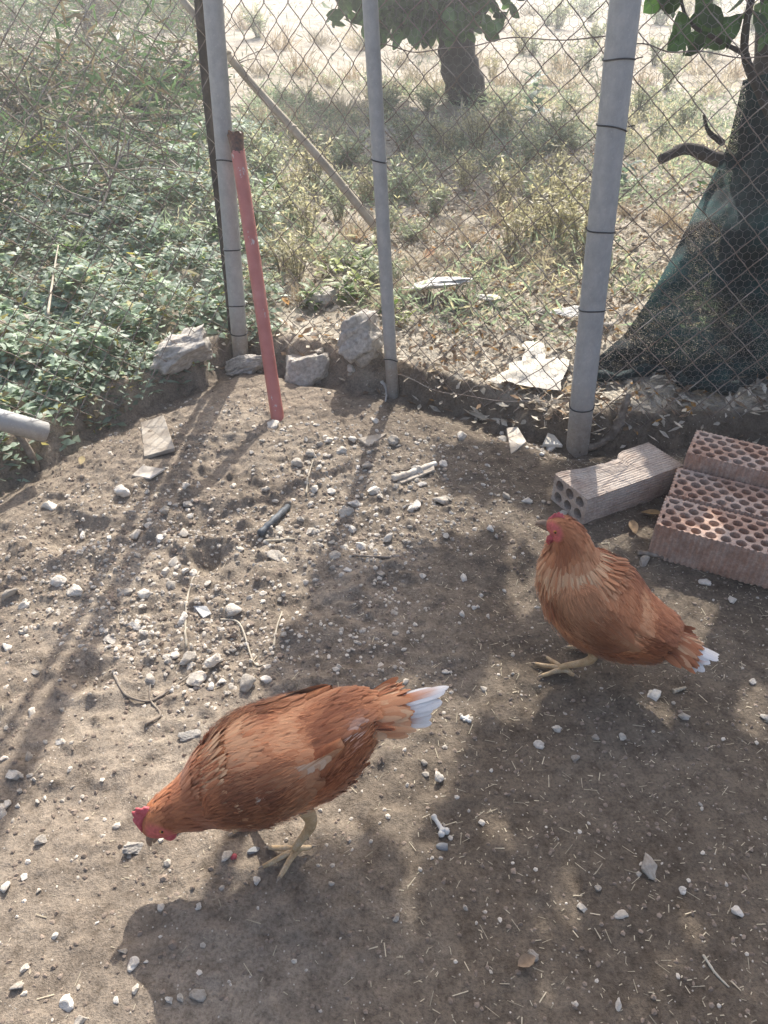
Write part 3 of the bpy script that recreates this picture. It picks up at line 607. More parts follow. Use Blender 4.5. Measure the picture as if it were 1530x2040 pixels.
scatter_rocks('rubble', gp, rgc.choice([.004, .0055, .007, .009], len(gp), p=[.4, .3, .2, .1]) * rgc.uniform(.8, 1.2, len(gp)), M['grit'], 13, 'whitish broken rubble too small to count, heaped over the middle of the pen', 'rubble', np.where(rgc.random((len(gp), 1)) < .5, np.array([[.54, .48, .40]]), np.array([[.36, .29, .22]])) * rgc.uniform(.6, 1.2, (len(gp), 1)))
gp = ground_pts(5200, -1.0, 1.25, .4, 2.1, 22, lambda x, y, r: inpen(x, y))
scatter_rocks('soil_crumbs', gp, np.random.default_rng(6).uniform(.002, .006, len(gp)), M['grit'], 7, 'small crumbs of dark earth over the whole pen floor', 'soil', grit_cols(len(gp), np.random.default_rng(8), .10) * [1, 1, 1])

# ------------------------------------------------------------------ straw chips, twigs, bone, shards
gp = ground_pts(11000, -1.2, 1.3, .4, 2.3, 31, lambda x, y, r: inpen(x, y) & (r.random(len(x)) < .28 + .72 * sstep(-.1, .2, x)))
rg = np.random.default_rng(32); n = len(gp); D = rand_dirs(n, -.12, .12, rg); Lg = rg.uniform(.002, .008, n) * rg.choice([.6, 1, 1, 1.3, 3.2], n)
V, F, ts, m_ = leaves(gp + [0, 0, .0015], D, np.tile([0, 0, 1.], (n, 1)) + rand_dirs(n, -1, 1, rg) * .3, Lg, rg.uniform(.0009, .0020, n), dict(t=[0, 1], w=[1, .8]), cols=2)
c = np.array([.58, .50, .36]) * rg.uniform(.55, 1.15, (n, 1))
o = mk('straw_chaff', V, F, M['straw'], attrs={'col': np.repeat(c, m_, 0)}); o['kind'] = 'stuff'; o['label'] = 'pale straw chaff scattered over the pen soil'; o['category'] = 'straw'
def stick(pts, r0, r1, label, m='deadwood', name='twig', cat='twig', group=None, sides=7, lift=None):
    P = catmull([G(a, b) + [0, 0, (lift[i] if lift else r0 * .8)] for i, (a, b) in enumerate(pts)], 22); o0 = P[0].copy()
    if not lift: P[:, 2] = np.maximum(P[:, 2], ground_z(P[:, 0], P[:, 1]) + r0 * .3)
    V, F = tube(P - o0, np.linspace(r0, r1, 22) * (1 + .12 * np.sin(np.linspace(0, 25, 22))), sides); o = mk(name, V, F, M[m]); o.location = tuple(o0); tag(o, label, cat, group); return o
stick([(518, 1068), (545, 1042), (574, 1014)], .0095, .0095, 'short length of dark grey hose on the pebbles', 'rubber', 'hose_piece', 'hose')
stick([(228, 1345), (250, 1385), (300, 1398), (340, 1375), (395, 1335)], .003, .002, 'thin dark curved twig among the pebbles')
stick([(290, 1445), (320, 1425), (300, 1395), (300, 1360)], .003, .0015, 'crooked dark twig end below the curved twig')
stick([(372, 1290), (370, 1235), (378, 1175), (402, 1138)], .003, .002, 'long bent dry stalk across the pebbles', 'cane')
stick([(610, 985), (615, 950), (624, 918)], .003, .0015, 'straight straw stalk pointing at the fence', 'cane')
stick([(545, 1290), (552, 1250), (562, 1220)], .0028, .0015, 'short straw stalk near the post shadow', 'cane')
stick([(440, 1235), (478, 1245), (505, 1320), (528, 1325)], .0026, .0015, 'angled straw stalk by the white leaf scrap', 'cane')
stick([(782, 958), (820, 946), (868, 928)], .010, .009, 'pale stubby stick near the middle of the pen', 'stone', 'stick', 'stick')
stick([(775, 945), (810, 937), (850, 928)], .003, .002, 'thin dark twig lying along the pale stick')
stick([(530, 1080), (560, 1078), (588, 1076)], .004, .003, 'thin brown twig below the hose piece', 'cane')
stick([(700, 1108), (740, 1110), (778, 1112)], .003, .003, 'small twig near the shade edge')
stick([(1400, 1903), (1425, 1940), (1452, 1968)], .0022, .0014, 'thin straight straw in the shade at the right', 'cane')
stick([(918, 1430), (938, 1440)], .004, .004, 'short white stub beside the sunlit patch', 'bone', 'stub')
stick([(1270, 1104), (1298, 1108), (1330, 1116)], .007, .005, 'dark stub of wood beside the perforated bricks')
stick([(1340, 1380), (1365, 1372)], .005, .003, 'short pale stub near the pointed flake', 'cane')
# gnarled dead stick by the thick post
P0 = G(1190, 892)
pts = [G(1150, 905) + [0, 0, .012], P0 + [0, 0, .012], at_y(1222, 862, P0[1] + .02), at_y(1238, 828, P0[1] + .03), at_y(1252, 786, P0[1] + .03)]
P = catmull(pts, 30); r_ = np.interp(np.linspace(0, 1, 30), [0, .3, .6, .9, 1], [.010, .011, .017, .011, .006]) * (1 + .12 * np.sin(np.arange(30) * 1.7))
V, F = tube(P - P0, r_, 9); V += .003 * rand_dirs(len(V)); o = mk('dead_branch', V, F, M['deadwood']); o.location = tuple(P0); tag(o, 'gnarled grey dead branch standing between thick post and hollow brick', 'branch')
# bone
p0 = G(862, 1628); p1 = G(884, 1662); P = p0 + (p1 - p0) * np.linspace(0, 1, 14)[:, None] + [0, 0, .006]
r_ = np.interp(np.linspace(0, 1, 14), [0, .1, .25, .75, .9, 1], [.004, .006, .0035, .004, .008, .006])
mb = MB(); V, F = tube(P - p0, r_, 10); mb.add(V, F[0]); mb.F3.append(F[1])
side = np.cross(nrm(p1 - p0), [0, 0, 1])
for s in (-1, 1):
    q = P[-1] - p0 + side * .005 * s; V, F = tube(np.array([q - nrm(p1 - p0) * .006, q - nrm(p1 - p0) * .003, q + nrm(p1 - p0) * .003, q + nrm(p1 - p0) * .006]), [.002, .006, .006, .002], 8); n0 = mb.n; mb.add(V, F[0]); mb.F3.append(F[1] + n0)
o = mb.build('bone', M['bone']); o.location = tuple(p0); tag(o, 'small pale bone with knobbed end lying on the soil', 'bone')
def shard(px_pts, thick, label, m='stone', name='shard', cat='shard', tilt=.004, lift=.003):
    P = np.array([G(a, b) for a, b in px_pts]); c = P.mean(0); zc = np.median(P[:, 2]) + lift; P[:, 2] = zc + (P[:, 2] - zc) * .35 + np.linspace(-tilt, tilt, len(P)); P -= c
    bm = bmesh.new(); f = bm.faces.new([bm.verts.new(p) for p in P]); r = bmesh.ops.extrude_face_region(bm, geom=[f])
    for v in r['geom']:
        if isinstance(v, bmesh.types.BMVert): v.co.z += thick
    bmesh.ops.recalc_face_normals(bm, faces=bm.faces); bmesh.ops.bevel(bm, geom=bm.edges[:], offset=min(.0012, thick * .25), segments=1, affect='EDGES')
    me = bpy.data.meshes.new(name); bm.to_mesh(me); bm.free(); me.materials.append(M[m]); o = put(name, me, None, tuple(c)); tag(o, label, cat); return o
shard([(282, 850), (288, 915), (350, 902), (328, 838)], .012, 'square broken stone tile lying flat near the corner', 'stone', 'tile_piece', 'tile', .006)
shard([(262, 950), (300, 958), (330, 938), (285, 932)], .006, 'thin broken slate sliver below the square tile')
shard([(712, 876), (735, 892), (772, 868), (740, 874)], .006, 'triangular white shard near the thin post shadow')
shard([(790, 960), (800, 965), (866, 942), (862, 925)], .006, 'long flat pale splinter by the stubby stick')
shard([(1008, 862), (1018, 905), (1048, 885), (1030, 862)], .012, 'wedge of broken pale tile near the thick post', 'stone')
shard([(1080, 890), (1120, 896), (1105, 862), (1090, 872)], .010, 'crumpled white plaster piece by the thick post foot', 'paper')
shard([(385, 1208), (405, 1232), (422, 1226), (412, 1212)], .003, 'torn white scrap among the pebbles', 'bone', 'scrap', 'scrap')
shard([(930, 828), (960, 842), (1030, 835), (1000, 818)], .004, 'flat tan piece of bark below the mesh', 'cane', 'bark_piece', 'bark')
stick([(760, 768), (770, 782), (768, 800)], .006, .003, 'white curved splinter at the foot of the thin post', 'bone', 'splinter', 'splinter')

# ------------------------------------------------------------------ bricks
def prism_holes(outline, holes, depth, hole_depth=None):
    """plate with a hole pattern (local xy) extruded along -z; the holes run through."""
    bm = bmesh.new(); loops = []; edges = []
    for lp in [outline] + holes:
        vs = [bm.verts.new((p[0], p[1], 0)) for p in lp]; loops.append(vs)
        for a, b in zip(vs, vs[1:] + vs[:1]): edges.append(bm.edges.new((a, b)))
    bmesh.ops.triangle_fill(bm, use_beauty=True, use_dissolve=False, edges=edges, normal=(0, 0, 1))
    top = bm.faces[:]; d = bmesh.ops.duplicate(bm, geom=bm.verts[:] + bm.edges[:] + top)
    vm = d['vert_map']
    for vs in loops:
        for v in vs: vm[v].co.z = -depth
        for a, b in zip(vs, vs[1:] + vs[:1]): bm.faces.new((a, b, vm[b], vm[a]))
    bmesh.ops.recalc_face_normals(bm, faces=bm.faces); return bm
def ribbed_rect(w, h, nx_, ny_, amp, chip=None, rg=None):
    P = []
    def edge(a, b, n, nrm_):
        for k in range(n * 4):
            t = k / (n * 4); o = amp * (0 if (k % 4) in (0, 1) else -1); P.append((a[0] + (b[0] - a[0]) * t + nrm_[0] * o, a[1] + (b[1] - a[1]) * t + nrm_[1] * o))
    edge((-w / 2, -h / 2), (w / 2, -h / 2), nx_, (0, -1)); edge((w / 2, -h / 2), (w / 2, h / 2), ny_, (1, 0)); edge((w / 2, h / 2), (-w / 2, h / 2), nx_, (0, 1)); edge((-w / 2, h / 2), (-w / 2, -h / 2), ny_, (-1, 0))
    return P
def brick_obj(name, bm, m, M4, label, group=None):
    me = bpy.data.meshes.new(name); bm.to_mesh(me); bm.free(); me.materials.append(m); o = bpy.data.objects.new(name, me); COL.objects.link(o); o.matrix_world = M4; tag(o, label, 'brick', group); return o
def frame(o, xdir, ydir, zdir): return Matrix(((xdir[0], ydir[0], zdir[0], o[0]), (xdir[1], ydir[1], zdir[1], o[1]), (xdir[2], ydir[2], zdir[2], o[2]), (0, 0, 0, 1)))
# perforated bricks: holes face up
def perforated(seed, w, h, dep):
    rg = np.random.default_rng(seed); holes = []; pit = .0345; rowp = .0285; rows = 5; ncol = int((w - .012) / pit)
    for r_ in range(rows):
        yc = (r_ - (rows - 1) / 2) * rowp * (h / .15)
        for c_ in range(ncol):
            xc = -w / 2 + .006 + pit * (c_ + .5 + (.5 if r_ % 2 else 0))
            if xc > w / 2 - .016: continue
            a = np.linspace(0, 2 * np.pi, 17)[:-1]; rx = .0132 * rg.uniform(.94, 1.04)
            py_ = yc + .0125 * np.sin(a)
            if r_ == rows - 1: py_ = np.minimum(py_, yc + .006)
            holes.append([(xc + rx * c, yy) for c, yy in zip(np.cos(a), py_)])
        if r_ % 2: 
            a = np.linspace(0, 2 * np.pi, 9)[:-1]; holes.append([(-w / 2 + .0115 + .0045 * c, yc + .010 * s) for c, s in zip(np.cos(a), np.sin(a))])
    bm = prism_holes(ribbed_rect(w, h, 22, 9, .0034), holes, dep)
    for v in bm.verts:
        if v.co.z > -.001 and rg.random() < .25: v.co.z -= rg.uniform(0, .0018)
    return bm
H1 = .10
c0 = at_z(1306, 1044, H1); c1 = at_z(1530, 1105, H1); ux = nrm((c1 - c0) * [1, 1, 0]); uy = np.array([-ux[1], ux[0], 0]); uz = np.array([0, 0, 1.])
w_, h_ = .30, .135
def lay(corner, seed, label, zt, rot=0., h=h_):
    u = np.array([ux[0] * math.cos(rot) - ux[1] * math.sin(rot), ux[0] * math.sin(rot) + ux[1] * math.cos(rot), 0]); v = np.array([-u[1], u[0], 0]); o = corner + u * w_ / 2 + v * h / 2; o[2] = zt
    g = gz(o[0], o[1]); brick_obj('perforated_brick', perforated(seed, w_, h, zt - g + .015), M['brick_red'], frame(o, u, v, uz), label, 'perforated bricks lying on the ground')
lay(c0, 1, 'front perforated red brick with holes upward, ribbed side towards the hens', H1)
c2 = at_z(1337, 984, H1) ; lay(c0 + uy * (h_ + .008) + ux * .004, 2, 'perforated red brick lying between the front and the raised one', H1 + .003, .01)
lay(c0 + uy * (2 * h_ + .022) + ux * .015, 3, 'raised perforated red brick at the back next to the mesh', H1 + .045, -.03)
# hollow brick on its side: six large holes in the end, one broken upper edge
e0 = at_z(1162, 1042, .008); e1 = at_z(1350, 972, .008); ul = nrm((e1 - e0) * [1, 1, 0]); lenb = float(np.linalg.norm((e1 - e0)[:2])); hb, wb = .088, .135
def hollow():
    holes = []
    for r_ in range(2):
        for c_ in range(3):
            cx, cy = (c_ - 1) * .041, (r_ - .5) * .038; a = np.linspace(0, 2 * np.pi, 17)[:-1]; holes.append([(cx + .0155 * math.cos(t), cy + .0155 * math.sin(t)) for t in a])
    bm = prism_holes(ribbed_rect(wb, hb, 15, 10, .0016), holes, lenb)
    bmesh.ops.subdivide_edges(bm, edges=[e for e in bm.edges if abs(e.verts[0].co.z - e.verts[1].co.z) > lenb * .5], cuts=16)
    # broken bite out of the far top edge
    for v in bm.verts:
        t = -v.co.z / lenb
        if v.co.y > .0 and v.co.x > .0:
            k = float(np.interp(t, [.10, .16, .38, .60, .66], [0, .35, .8, 1, 0]))
            bite = .026 * k * (v.co.x + .01) / (wb / 2) 
            v.co.x -= bite * (.9 + .4 * random.random()) * .8; v.co.y -= bite * .10 * random.random()
    for v in bm.verts: v.co += Vector(rand_dirs(1)[0]) * .0005
    bmesh.ops.recalc_face_normals(bm, faces=bm.faces); return bm
vside = np.array([-ul[1], ul[0], 0]); o = e0 + vside * wb / 2; o[2] = gz(o[0] + ul[0] * .1, o[1] + ul[1] * .1) + hb / 2 - .004
brick_obj('hollow_brick', hollow(), M['brick_grey'], frame(o, vside, uz, -ul), 'weathered hollow brick with six end holes and a broken upper edge')
# ------------------------------------------------------------------ hens
BR = np.array([.52, .205, .088]); BRD = np.array([.29, .095, .040]); BRL = np.array([.68, .36, .185]); CREAM = np.array([.72, .50, .29]); WHITE = np.array([.80, .78, .74]); SKIN = np.array([.52, .13, .11])
class Hen:
    def __init__(s, st, seed):
        s.rg = np.random.default_rng(seed); st = np.array(st, float); s.seed = seed
        s.m = 96; s.k = 48; s.C = catmull(st, s.m)                # x, z, ry, rzu, rzd  from tail to head
        P = np.stack([s.C[:, 0], 0 * s.C[:, 0], s.C[:, 1]], 1); T = nrm(np.gradient(P, axis=0))
        for _ in range(2): T = nrm((np.roll(T, 1, 0) + 2 * T + np.roll(T, -1, 0)) * 1.) if False else T
        s.P = P; s.T = T; s.Nn = np.stack([-T[:, 2], 0 * T[:, 0], T[:, 0]], 1)
    def S(s, u, th):
        """surface point; u in 0..1 tail to head, th 0 on the back, pi/2 its left side, pi the belly."""
        u = np.asarray(u, float); th = np.asarray(th, float); f = np.clip(u, 0, 1) * (s.m - 1); i = np.minimum(f.astype(int), s.m - 2); w = (f - i)[..., None]
        L = lambda Q: Q[i] * (1 - w) + Q[i + 1] * w
        P, Nn, Cc = L(s.P), nrm(L(s.Nn)), L(s.C); ry, ru, rd = Cc[..., 2], Cc[..., 3], Cc[..., 4]
        c, sn = np.cos(th), np.sin(th); rv = np.where(c > 0, ru, rd)
        return P + Nn * (rv * np.sign(c) * np.abs(c) ** .92)[..., None] + np.array([0, 1., 0]) * (ry * np.sign(sn) * np.abs(sn) ** .92)[..., None]
    def frame(s, u, th):
        e = 2e-3; p = s.S(u, th); du = s.S(np.minimum(u + e, 1), th) - s.S(np.maximum(u - e, 0), th); dt = s.S(u, th + e) - s.S(u, th - e)
        n = nrm(np.cross(du, dt)); c = s.S(u, th * 0) * .5 + s.S(u, th * 0 + np.pi) * .5; n = np.where(((p - c) * n).sum(-1, keepdims=True) < 0, -n, n)
        return p, nrm(du), n
    def tint(s, p, u, th):
        n1 = fbm(p[:, 0] * 22 + s.seed, p[:, 2] * 22 + p[:, 1] * 17, 3, 60)[:, None]; n2 = s.rg.uniform(-1, 1, (len(p), 1))
        k = np.clip(.46 + 1.0 * n1 + .13 * n2, 0, 1); c = np.where(k < .5, BRD + (BR - BRD) * k * 2, BR + (BRL - BR) * (k * 2 - 1))
        return c
HROOT = []
def make_hen(st, seed, loc, rz, label, neck_u, face, pose, scale=1.0):
    h = Hen(st, seed); rg = h.rg; root = empty('hen', loc, rz); root.scale = (scale,) * 3; tag(root, label, 'hen', None)
    # body: one continuous surface from tail root to face
    us = np.linspace(0, 1, 110); ths = np.linspace(0, 2 * np.pi, 49)[:-1]; U, T = np.meshgrid(us, ths, indexing='ij')
    V = h.S(U.ravel(), T.ravel()); m, k = len(us), len(ths); i = (np.arange(m - 1)[:, None] * k + np.arange(k)[None]); i2 = (np.arange(m - 1)[:, None] * k + (np.arange(k)[None] + 1) % k)
    F4 = np.stack([i, i2, i2 + k, i + k], -1).reshape(-1, 4); cap = np.array([[len(V), (j + 1) % k, j] for j in range(k)] + [[len(V) + 1, (m - 1) * k + j, (m - 1) * k + (j + 1) % k] for j in range(k)])
    V = np.vstack([V, h.P[0], h.P[-1]]); uu = np.append(U.ravel(), [0, 1]); tt = np.append(T.ravel(), [0, 0])
    cl = h.tint(V, uu, tt) * .85; fd = np.linalg.norm((V - face['c']) / face['r'], axis=1); fm = (1 - sstep(.75, 1.05, fd))[:, None]
    cl = cl * (1 - fm) + SKIN * rg.uniform(.85, 1.1, (len(V), 1)) * fm
    mk('body', V, [F4, cap], M['henbody'], root, True, {'col': cl})
    # plumage: small contour feathers all over
    def sample(n, u0, u1, t0=0, t1=2 * np.pi):
        u = rg.uniform(u0, u1, n * 4); t = rg.uniform(t0, t1, n * 4); a = np.interp(u, np.linspace(0, 1, h.m), h.C[:, 2] + .5 * (h.C[:, 3] + h.C[:, 4])); kx = rg.random(n * 4) < a / h.C[:, 2:4].sum(1).max(); return u[kx][:n], t[kx][:n]
    Vs, Fs, Ts, Cs = [], [], [], []; nb = 0
    def layer(p, d, n, L, Wd, col, tilt, curl, cup, shape=FEATH, cols=3):
        nonlocal nb
        dd = nrm(nrm(d) * np.cos(tilt)[:, None] + n * np.sin(tilt)[:, None]); V, F, ts, mm = leaves(p - n * .0015, dd, n, L, Wd, shape, curl, cup, cols)
        Vs.append(V); Fs.append(F + nb); Ts.append(ts + [0, 0, 0]); Cs.append(np.repeat(col, mm, 0)); nb += len(V)
    bare = lambda p: np.linalg.norm((p - face['c']) / face['r'], axis=1) < .95
    def wisps(p, du, n, c, fl):
        k_ = rg.integers(0, len(p), 9000); q = p[k_] + rand_dirs(len(k_), rng=rg) * .006; ln = rg.uniform(.010, .022, len(k_))
        layer(q + n[k_] * .0045, -du[k_] + np.array([0, 0, -.15]) + rand_dirs(len(k_), rng=rg) * .22, n[k_], ln, rg.uniform(.0008, .0022, len(k_)), c[k_] * rg.uniform(.85, 1.25, (len(k_), 1)), R(2) + R(10) * rg.random(len(k_)) * (.4 + fl[k_]), -.2, 0., SMALL, 2)
    # torso
    u, t = sample(6500, .03, neck_u + .06); p, du, n = h.frame(u, t); sz = np.interp(u, [0, .12, .45, neck_u], [.7, 1, 1, .62]) * rg.uniform(.85, 1.15, len(u))
    c = h.tint(p, u, t); bel = (sstep(-.1, -.8, np.cos(t)))[:, None]; c = c * (1 - bel * .6) + (BRL * .82) * bel * .6
    for pc, pr, pcol, amt in pose['patches']:
        g = np.exp(-(((p - np.array(pc)) / np.array(pr)) ** 2).sum(1))[:, None] * amt * (rg.random((len(p), 1)) < .8); c = c * (1 - g) + np.array(pcol) * g
    fluff = sstep(-.2, -.8, np.cos(t)) * sstep(.5, .1, u)
    layer(p, -du + np.array([0, 0, -.12]) + rand_dirs(len(u), rng=rg) * (.10 + .25 * fluff)[:, None], n, .024 * sz, .0125 * sz, c, R(3) + R(9) * fluff + R(3) * rg.random(len(u)), -.13, -.14)
    wisps(p, du, n, c, fluff)
    u, t = sample(2800, .06, neck_u - .09); t = rg.uniform(-.75, .75, len(u)); p, du, n = h.frame(u, t); c = h.tint(p, u, t)
    for pc, pr, pcol, amt in pose['patches']:
        g = np.exp(-(((p - np.array(pc)) / np.array(pr)) ** 2).sum(1))[:, None] * amt * (rg.random((len(p), 1)) < .8); c = c * (1 - g) + np.array(pcol) * g
    layer(p + n * .006, -du + np.array([0, 1., 0]) * (t * .35)[:, None] + rand_dirs(len(u), rng=rg) * .12, n, rg.uniform(.022, .034, len(u)), rg.uniform(.0060, .0100, len(u)), c, R(.5) + R(2.5) * rg.random(len(u)), -.16, -.14)
    # neck hackles: long, narrow, paler towards the shoulders
    u, t = sample(2900, neck_u - .04, .93); p, du, n = h.frame(u, t); kx = ~bare(p); u, t, p, du, n = u[kx], t[kx], p[kx], du[kx], n[kx]
    f = np.clip((u - neck_u) / (.93 - neck_u), 0, 1); c = h.tint(p, u, t); c = c * .92 + .05 * BRD
    pal = np.exp(-((f - pose['pale_f']) / .13) ** 2)[:, None] * (rg.random((len(u), 1)) < pose['pale_amt']) * rg.uniform(.25, .9, (len(u), 1)); c = c * (1 - pal) + CREAM * pal
    layer(p + n * np.interp(f, [0, .4, 1], [.005, .003, .0])[:, None], -du + rand_dirs(len(u), rng=rg) * .07, n, np.interp(f, [0, .5, 1], [.040, .028, .011]), np.interp(f, [0, .5, 1], [.0060, .0052, .0040]) * rg.uniform(.8, 1.2, len(u)), c, R(4) + R(5) * rg.random(len(u)), -.10, -.08)
    # thighs under the belly
    # wings
    for sd in (1, -1):
        na, nbb = 30, 17; a = np.linspace(0, 1, na); b = np.linspace(-1, 1, nbb); Ag, Bg = np.meshgrid(a, b, indexing='ij')
        w = pose['wing']
        def wing_pt(a, b, lift=0.):
            u = w['u0'] + (w['u1'] - w['u0']) * a; thc = np.interp(a, [0, .5, 1], w['th']); dth = np.interp(a, [0, .12, .35, .65, .88, 1], w['dth'])
            p, du, n = h.frame(u, sd * (thc + b * dth)); hh = (w['off'] + w['grow'] * a ** 1.5) * np.sqrt(np.clip(1 - b ** 4, 0, 1)) * np.clip(np.minimum(a / .12, 1), 0, 1) ** .5 - .002
            return p + n * (hh + lift)[..., None] + np.array([0, 0, 1.]) * (w['rise'] * a ** 2)[..., None], n
        Pw, nw = wing_pt(Ag.ravel(), Bg.ravel()); 
        ii = (np.arange(na - 1)[:, None] * nbb + np.arange(nbb - 1)[None]).ravel(); Fw = np.stack([ii, ii + 1, ii + nbb + 1, ii + nbb], 1)
        Pin = Pw - nw * .006; F2 = Fw[:, ::-1] + len(Pw)
        wg = mk('wing', np.vstack([Pw, Pin]), [np.vstack([Fw, F2])], M['henbody'], root, True, {'col': np.vstack([h.tint(Pw, 0, 0), h.tint(Pw, 0, 0)]) * .8})
        # flight feathers of the folded wing, each one its own piece
        nf = 9
        for q in range(nf):
            f = q / (nf - 1); b0 = (.80 - 1.30 * f); a0 = .42 + .06 * f
            pa, n0 = wing_pt(np.array([a0, a0 + .05]), np.array([b0, b0]), .001 + .0005 * q); a1 = .98 - .26 * f ** 1.5; pe, n1 = wing_pt(np.array([a1]), np.array([b0 * .62]), .002 + .0006 * q)
            d = pe[0] - pa[0]; L = np.linalg.norm(d); Vf, Ff, tsf, mm = leaves(pa[:1], d[None], n0[:1], L, .026, dict(t=[0, .2, .45, .7, .88, .97, 1], w=[.5, .8, 1, 1, .85, .5, .1]), .0, -.06, 5)
            cf = np.array(w['flight'][min(q, len(w['flight']) - 1)]) * rg.uniform(.9, 1.1); tip = tsf[:, :1] ** 2
            mk('flight_feather', Vf, Ff, M['feather'], wg, True, {'col': cf * (1 - tip * .25) + BRL * tip * .25, 'ts': tsf})
        # coverts on the wing
        a = rg.uniform(.0, .70, 1700); b = rg.uniform(-1, .97, 1700); p, n = wing_pt(a, b, .003); p2, _ = wing_pt(np.minimum(a + .04, 1), b, .003)
        c = h.tint(p, a, b) * (np.interp(a, [0, .25, .5, 1], [.95, .72, .75, 1.0]) * np.interp(b, [-1, -.3, .6], [1.1, .95, .75]))[:, None]
        for pc, pr, pcol, amt in pose['patches']:
            g = np.exp(-(((p - np.array(pc)) / np.array(pr)) ** 2).sum(1))[:, None] * amt * (rg.random((len(p), 1)) < .8); c = c * (1 - g) + np.array(pcol) * g
        layer(p, nrm(p2 - p) + rand_dirs(len(p), rng=rg) * .10, n, np.interp(a, [0, .3, .75], [.016, .023, .042]), np.interp(a, [0, .3, .75], [.010, .013, .018]), c, R(2) + R(2.5) * rg.random(len(a)), -.07, -.13)
        kq = rg.integers(0, len(p), 2200); layer(p[kq] + n[kq] * .003 + rand_dirs(len(kq), rng=rg) * .004, nrm(p2 - p)[kq] + rand_dirs(len(kq), rng=rg) * .12, n[kq], rg.uniform(.010, .024, len(kq)), rg.uniform(.0007, .0016, len(kq)), c[kq] * rg.uniform(.85, 1.3, (len(kq), 1)), R(1) + R(5) * rg.random(len(kq)), -.1, 0., SMALL, 2)
    # tail coverts and tail feathers
    tp = h.P[3]; tb = -h.T[3]; 
    up = h.Nn[3]
    for q in range(13):
        f = q / 12 * 2 - 1; fan = f * pose['fan']; dirv = nrm(tb * math.cos(fan) + np.array([0, 1., 0]) * math.sin(fan) + up * (pose['tail_up'] - .25 * f * f)); nrmv = nrm(up + np.array([0, 1., 0]) * f * 1.1)
        L = pose['tail_len'] * (1 - .25 * abs(f)) * rg.uniform(.84, 1.08); b0 = tp + np.array([0, 1., 0]) * f * .016 + up * (.010 - .012 * f * f)
        Vf, Ff, tsf, mm = leaves(b0[None], dirv[None], nrmv[None], L, rg.uniform(.017, .023), dict(t=[0, .25, .5, .75, .9, .97, 1], w=[.4, .8, 1, .97, .78, .45, .08]), -.06, -.10, 5)
        w0 = .42 if rg.random() < .6 else .74
        wv = sstep(w0 - .13, w0 + .13, tsf[:, :1] + .2 * (rg.random() - .5) + .06 * np.abs(tsf[:, 1:2])); cb = BR * rg.uniform(.9, 1.3)
        mk('tail_feather', Vf, Ff, M['feather'], root, True, {'col': cb * (1 - wv) + WHITE * rg.uniform(.92, 1.0) * wv, 'ts': tsf})
    nt_ = 380; f = rg.uniform(-1, 1, nt_); g = rg.uniform(-.35, 1, nt_); side = np.where(rg.random(nt_) < .5, 1, 1)
    b0 = tp[None] - tb[None] * (.028 * rg.random((nt_, 1)) - .004) + np.array([0, 1., 0]) * (f * .030)[:, None] + up[None] * ((.020 - .024 * f * f) * np.where(g > -.1, 1, -1.2))[:, None]
    dv = tb[None] + np.array([0, 1., 0]) * (f * .42)[:, None] + up[None] * ((pose['tail_up'] - .1) * np.where(g > -.1, 1, .2))[:, None] * .8; nn_ = up[None] * np.where(g > -.1, 1, -1)[:, None] + np.array([0, 1., 0]) * (f * 1.3)[:, None]
    c = h.tint(b0, 0, 0); pw = (rg.random((nt_, 1)) < .22) * rg.uniform(.2, .7, (nt_, 1)); c = c * (1 - pw) + CREAM * pw
    layer(b0, dv + rand_dirs(nt_, rng=rg) * .1, nn_, rg.uniform(.035, .070, nt_), rg.uniform(.009, .016, nt_), c, np.full(nt_, R(3)), -.12, -.10)
    V = np.concatenate(Vs); o = mk('plumage', V, np.concatenate(Fs), M['feather'], root, True, {'col': np.concatenate(Cs), 'ts': np.concatenate(Ts)}); o['kind'] = 'stuff'
    # head details in the frame of the head: fx forward, fz up
    hc = np.array(face['c']); fx = nrm(np.array(face['fx'], float)); fz = nrm(np.array(face['fz']) - fx * (np.array(face['fz']) @ fx)); fy = np.cross(fz, fx); hp = lambda a, b, c: hc + fx * a + fy * b + fz * c
    bk = face['beak']; r0 = .0088
    P = catmull([hp(bk - .012, 0, -.001), hp(bk, 0, 0), hp(bk + .009, 0, -.001), hp(bk + .016, 0, -.005), hp(bk + .019, 0, -.010)], 14); Vb, Fb = tube(P, np.interp(np.linspace(0, 1, 14), [0, .35, .7, 1], [r0, r0 * .92, r0 * .5, .0012]), 10)
    mb = MB(); mb.add(Vb, Fb[0]); mb.F3.append(Fb[1]); P = catmull([hp(bk - .012, 0, -.009), hp(bk + .004, 0, -.0095), hp(bk + .013, 0, -.0105)], 10); V2, F2 = tube(P, np.linspace(.007, .0014, 10), 8); n0 = mb.n; mb.add(V2, F2[0]); mb.F3.append(F2[1] + n0); mb.build('beak', M['beak'], root)
    # comb: a lobed blade along the crown
    cs = face['comb']; tline = np.linspace(0, 1, 22); base = np.array([hp(cs[0] + (cs[1] - cs[0]) * t, 0, cs[2] + cs[3] * math.sin(t * math.pi) - .004) for t in tline]); hgt = cs[4] * np.sin(np.clip(tline * 1.05, 0, 1) * np.pi) ** .55 * (.74 + .26 * np.abs(np.sin(tline * 4.5 * np.pi)))
    rows = []
    for r_, th_ in ((0, .0052), (.4, .0042), (.8, .003), (1, .0012)):
        for sg in (1, -1): rows.append(base + fz * (hgt * r_)[:, None] + fy * (sg * th_ + .001 * np.sin(tline * 9) + face.get('flop', 0) * r_ * r_ * .012)[:, None] - fx * (.25 * hgt * r_)[:, None])
